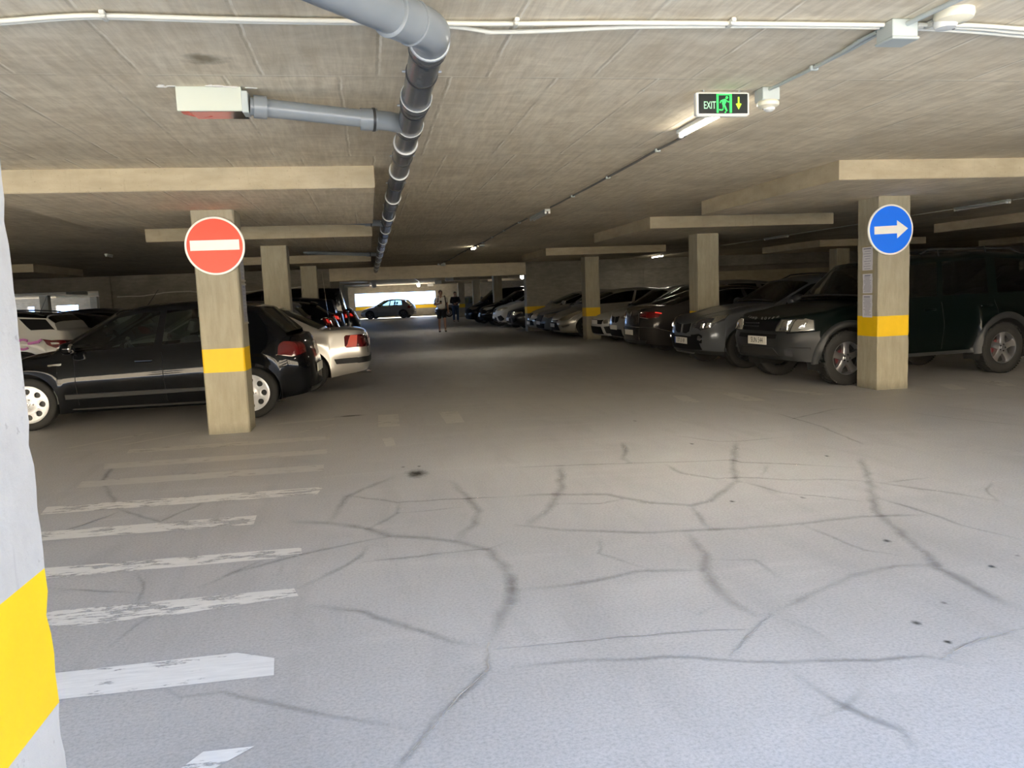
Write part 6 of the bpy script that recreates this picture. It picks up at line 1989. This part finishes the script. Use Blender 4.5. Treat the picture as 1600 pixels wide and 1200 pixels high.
def person(loc, rz, label, J, top, bottom, shorts, sleeve, hair, shoe):
    """J: joints in metres, figure faces -y; its right side is -x"""
    root = empty('person', loc, rz); tag(root, label, 'person')
    V, E, R = [], [], []

    def add(p, r, link=None):
        V.append(p); R.append(r)
        if link is not None: E.append((link, len(V) - 1))
        return len(V) - 1
    pel = add(J['pelvis'], (.14, .10)); sp = add(J['waist'], (.125, .09), pel); ch = add(J['chest'], (.155, .105), sp)
    nb = add(J['neckbase'], (.075, .07), ch); nk = add(J['neck'], .054, nb)
    hd = Vector(J['head'])
    jaw = add(hd + Vector((0, -.022, -.065)), (.066, .074), nk); mid = add(hd + Vector((0, -.004, 0)), (.082, .100), jaw); add(hd + Vector((0, .006, .075)), (.072, .088), mid)
    ns = add(hd + Vector((0, -.100, -.012)), .014, mid)
    for s, side in ((-1, 'r'), (1, 'l')):
        sh_ = add(J['sh' + side], .062, ch); el = add(J['el' + side], .042, sh_)
        w = Vector(J['wr' + side]); e = Vector(J['el' + side])
        f1 = add(e + (w - e) * .3, .042, el); wr = add(w, .028, f1)
        d = (w - e).normalized(); pn = Vector(J['palm' + side])
        side_v = d.cross(pn).normalized()
        pm = add(w + d * .05, (.040, .020), wr); pk = add(w + d * .085, (.042, .016), pm)
        for k, (o_, l_) in enumerate(((-.032, .060), (-.011, .074), (.011, .070), (.032, .054))):
            a = w + d * .09 + side_v * o_
            k1 = add(a, .0098, pk)
            k2 = add(a + d * l_ * .5 + pn * .010, .0090, k1)
            add(a + d * l_ * .82 + pn * .034, .0080, k2)
        t = w + d * .035 + side_v * (.036 * s)
        k1 = add(t, .0115, pm); k2 = add(t + side_v * (.022 * s) + d * .030 + pn * .008, .0105, k1); add(t + side_v * (.026 * s) + d * .060 + pn * .020, .0085, k2)
        hp = add(J['hip' + side], (.090, .092), pel); kn = add(J['kn' + side], .056, hp)
        k = Vector(J['kn' + side]); a = Vector(J['an' + side])
        cf = add(k + (a - k) * .3 + Vector((0, .012, 0)), .056, kn); an = add(a, .036, cf)
        add(a + Vector((0, -.10, -.045)), (.036, .022), an)
    b = skin_obj('body', V, E, R, M['skin'], root)
    # face and hair
    for s in (-1, 1):
        mb = MB(); mb.ball(hd + Vector((s * .030, -.088, .010)), (.013, .010, .009), n=10, m=6)
        mb.build('eye', M['hair_dark'], root)
        mb = MB(); mb.ball(hd + Vector((s * .078, .008, -.005)), (.012, .024, .034), n=10, m=8)
        mb.build('ear', M['skin'], root)
    mb = MB(); mb.ball(hd + Vector((0, -.086, -.058)), (.024, .008, .006), n=10, m=6); mb.build('mouth', M['mouth'], root)
    mb = MB()
    n, m = 20, 8
    rr = random.Random(4)
    rows = []
    for i in range(m + 1):
        th = PI / 2 * i / m * 1.25
        row = []
        for k in range(n):
            ph = 2 * PI * k / n
            back = .5 + .5 * math.sin(ph)
            t_ = min(th, PI / 2 * (.62 + .63 * back))
            q = 1.0 + rr.uniform(-.02, .03)
            row.append(hd + Vector((.091 * q * math.sin(t_) * math.cos(ph), .008 + .110 * q * math.sin(t_) * math.sin(ph), .035 + .092 * q * math.cos(t_))))
        rows.append(mb.verts(row))
    for a, b2 in zip(rows[:-1], rows[1:]):
        for k in range(n): mb.face((a + k, b2 + k, b2 + (k + 1) % n, a + (k + 1) % n))
    mb.build('hair', hair, root, smooth=60)
    # clothes grow on the same joints, a little wider
    V, E, R = [], [], []
    wz = Vector(J['waist']); pz = Vector(J['pelvis'])
    a0 = add(tuple(pz + Vector((0, 0, -.01))), (.198, .15)); a1 = add(J['waist'], (.185, .142), a0); a2 = add(J['chest'], (.195, .142), a1)
    a3 = add(tuple(Vector(J['neckbase']) + Vector((0, 0, -.055))), (.12, .095), a2); add(tuple(Vector(J['neckbase']) + Vector((0, 0, .005))), (.066, .066), a3)
    for side in 'rl':
        s1 = add(tuple(Vector(J['sh' + side]) * 1.0 + Vector((0, 0, -.012))), .074, a2)
        e = Vector(J['el' + side]); s0 = Vector(J['sh' + side])
        if sleeve == 'short': add(tuple(s0 + (e - s0) * .72), .078, s1)
        else:
            s2 = add(J['el' + side], .066, s1); w = Vector(J['wr' + side]); add(tuple(e + (w - e) * .93), .048, s2)
    skin_obj('shirt' if sleeve == 'short' else 'jacket', V, E, R, top, root)
    V, E, R = [], [], []
    a0 = add(tuple(pz + Vector((0, 0, .03))), (.150, .112))
    for side in 'rl':
        hp = add(J['hip' + side], (.120, .125), a0)
        k = Vector(J['kn' + side]); h = Vector(J['hip' + side]); a = Vector(J['an' + side])
        if shorts: add(tuple(h + (k - h) * .86), .100, hp)
        else:
            kk = add(J['kn' + side], .082, hp); k2 = add(tuple(k + (a - k) * .45), .072, kk); add(tuple(a + Vector((0, 0, -.01))), .062, k2)
    skin_obj('shorts' if shorts else 'jeans', V, E, R, bottom, root)
    for side in 'rl':
        a = Vector(J['an' + side]); fl = a.z - .075
        V, E, R = [], [], []
        f0 = add((a.x, a.y + .035, fl + .042), (.040, .040)); f1 = add((a.x, a.y - .06, fl + .038), (.045, .036), f0); f2 = add((a.x, a.y - .15, fl + .028), (.044, .026), f1); add((a.x, a.y - .19, fl + .022), (.030, .018), f2)
        add((a.x, a.y + .01, a.z + .02), .046, f0)
        skin_obj('shoe', V, E, R, shoe, root, sub=1)
    return root


M['mouth'] = mat('lips', (.30, .12, .10), .5)
J1 = dict(pelvis=(0, 0, .93), waist=(0, -.01, 1.08), chest=(0, 0, 1.28), neckbase=(0, .01, 1.43), neck=(-.005, 0, 1.49), head=(-.01, -.015, 1.585),
          shr=(-.185, 0, 1.385), elr=(-.27, .01, 1.12), wrr=(-.11, -.19, 1.16), palmr=(.0, .2, .98),
          shl=(.185, .01, 1.385), ell=(.26, .05, 1.12), wrl=(.275, -.02, .89), palml=(-1, 0, 0),
          hipr=(-.09, 0, .87), knr=(-.10, .02, .47), anr=(-.10, .06, .085),
          hipl=(.09, 0, .87), knl=(.11, -.10, .50), anl=(.12, -.10, .09))
pm = person((2.88, 32.4, 0), math.radians(2), 'man in white T-shirt and dark shorts walking up the aisle, hand raised', J1, M['tee'], M['shorts'], True, 'short', M['hair'], M['shoe'])
mb = MB(); mb.box((-.04, -.235, 1.215), (.075, .012, .145), 0, Matrix.Rotation(.5, 3, 'X') @ Matrix.Rotation(-.3, 3, 'Z'), .004)
ph = mb.build('phone', M['phone'], None); ph.matrix_world = pm.matrix_basis if False else Matrix.Translation((2.88, 32.4, 0)) @ Matrix.Rotation(math.radians(2), 4, 'Z')
tag(ph, 'black phone in the hand of the man in the white T-shirt', 'phone')
bgr = empty('backpack', (2.90, 32.4, 0)); tag(bgr, 'dark backpack on the walking man, edge showing by his shoulder', 'backpack')
mb = MB(); mb.box((.03, .215, 1.22), (.34, .17, .46), 0, None, .07); mb.build('bag_body', M['bag'], bgr)
for s in (-1, 1):
    mb = MB(); mb.tube([(s * .13, .15, 1.42), (s * .135, .03, 1.475), (s * .14, -.10, 1.40), (s * .15, -.135, 1.28), (s * .175, -.05, 1.14), (s * .16, .14, 1.06)], .020, 8); mb.build('strap', M['bag'], bgr)
J2 = dict(pelvis=(0, 0, .94), waist=(0, -.01, 1.09), chest=(0, 0, 1.30), neckbase=(0, .01, 1.45), neck=(0, 0, 1.51), head=(0, -.015, 1.60),
          shr=(-.195, 0, 1.40), elr=(-.27, .0, 1.13), wrr=(-.08, -.20, 1.06), palmr=(0, 1, 0),
          shl=(.195, .0, 1.40), ell=(.27, 0, 1.13), wrl=(.10, -.21, 1.10), palml=(0, 1, 0),
          hipr=(-.095, 0, .88), knr=(-.11, 0, .48), anr=(-.115, .03, .085),
          hipl=(.095, 0, .88), knl=(.11, -.01, .48), anl=(.115, .03, .085))
person((4.86, 45.5, 0), 0, 'man in dark jacket and blue jeans standing with hands together in the far hall', J2, M['jacket'], M['jeans'], False, 'long', M['hair_dark'], M['shoe'])
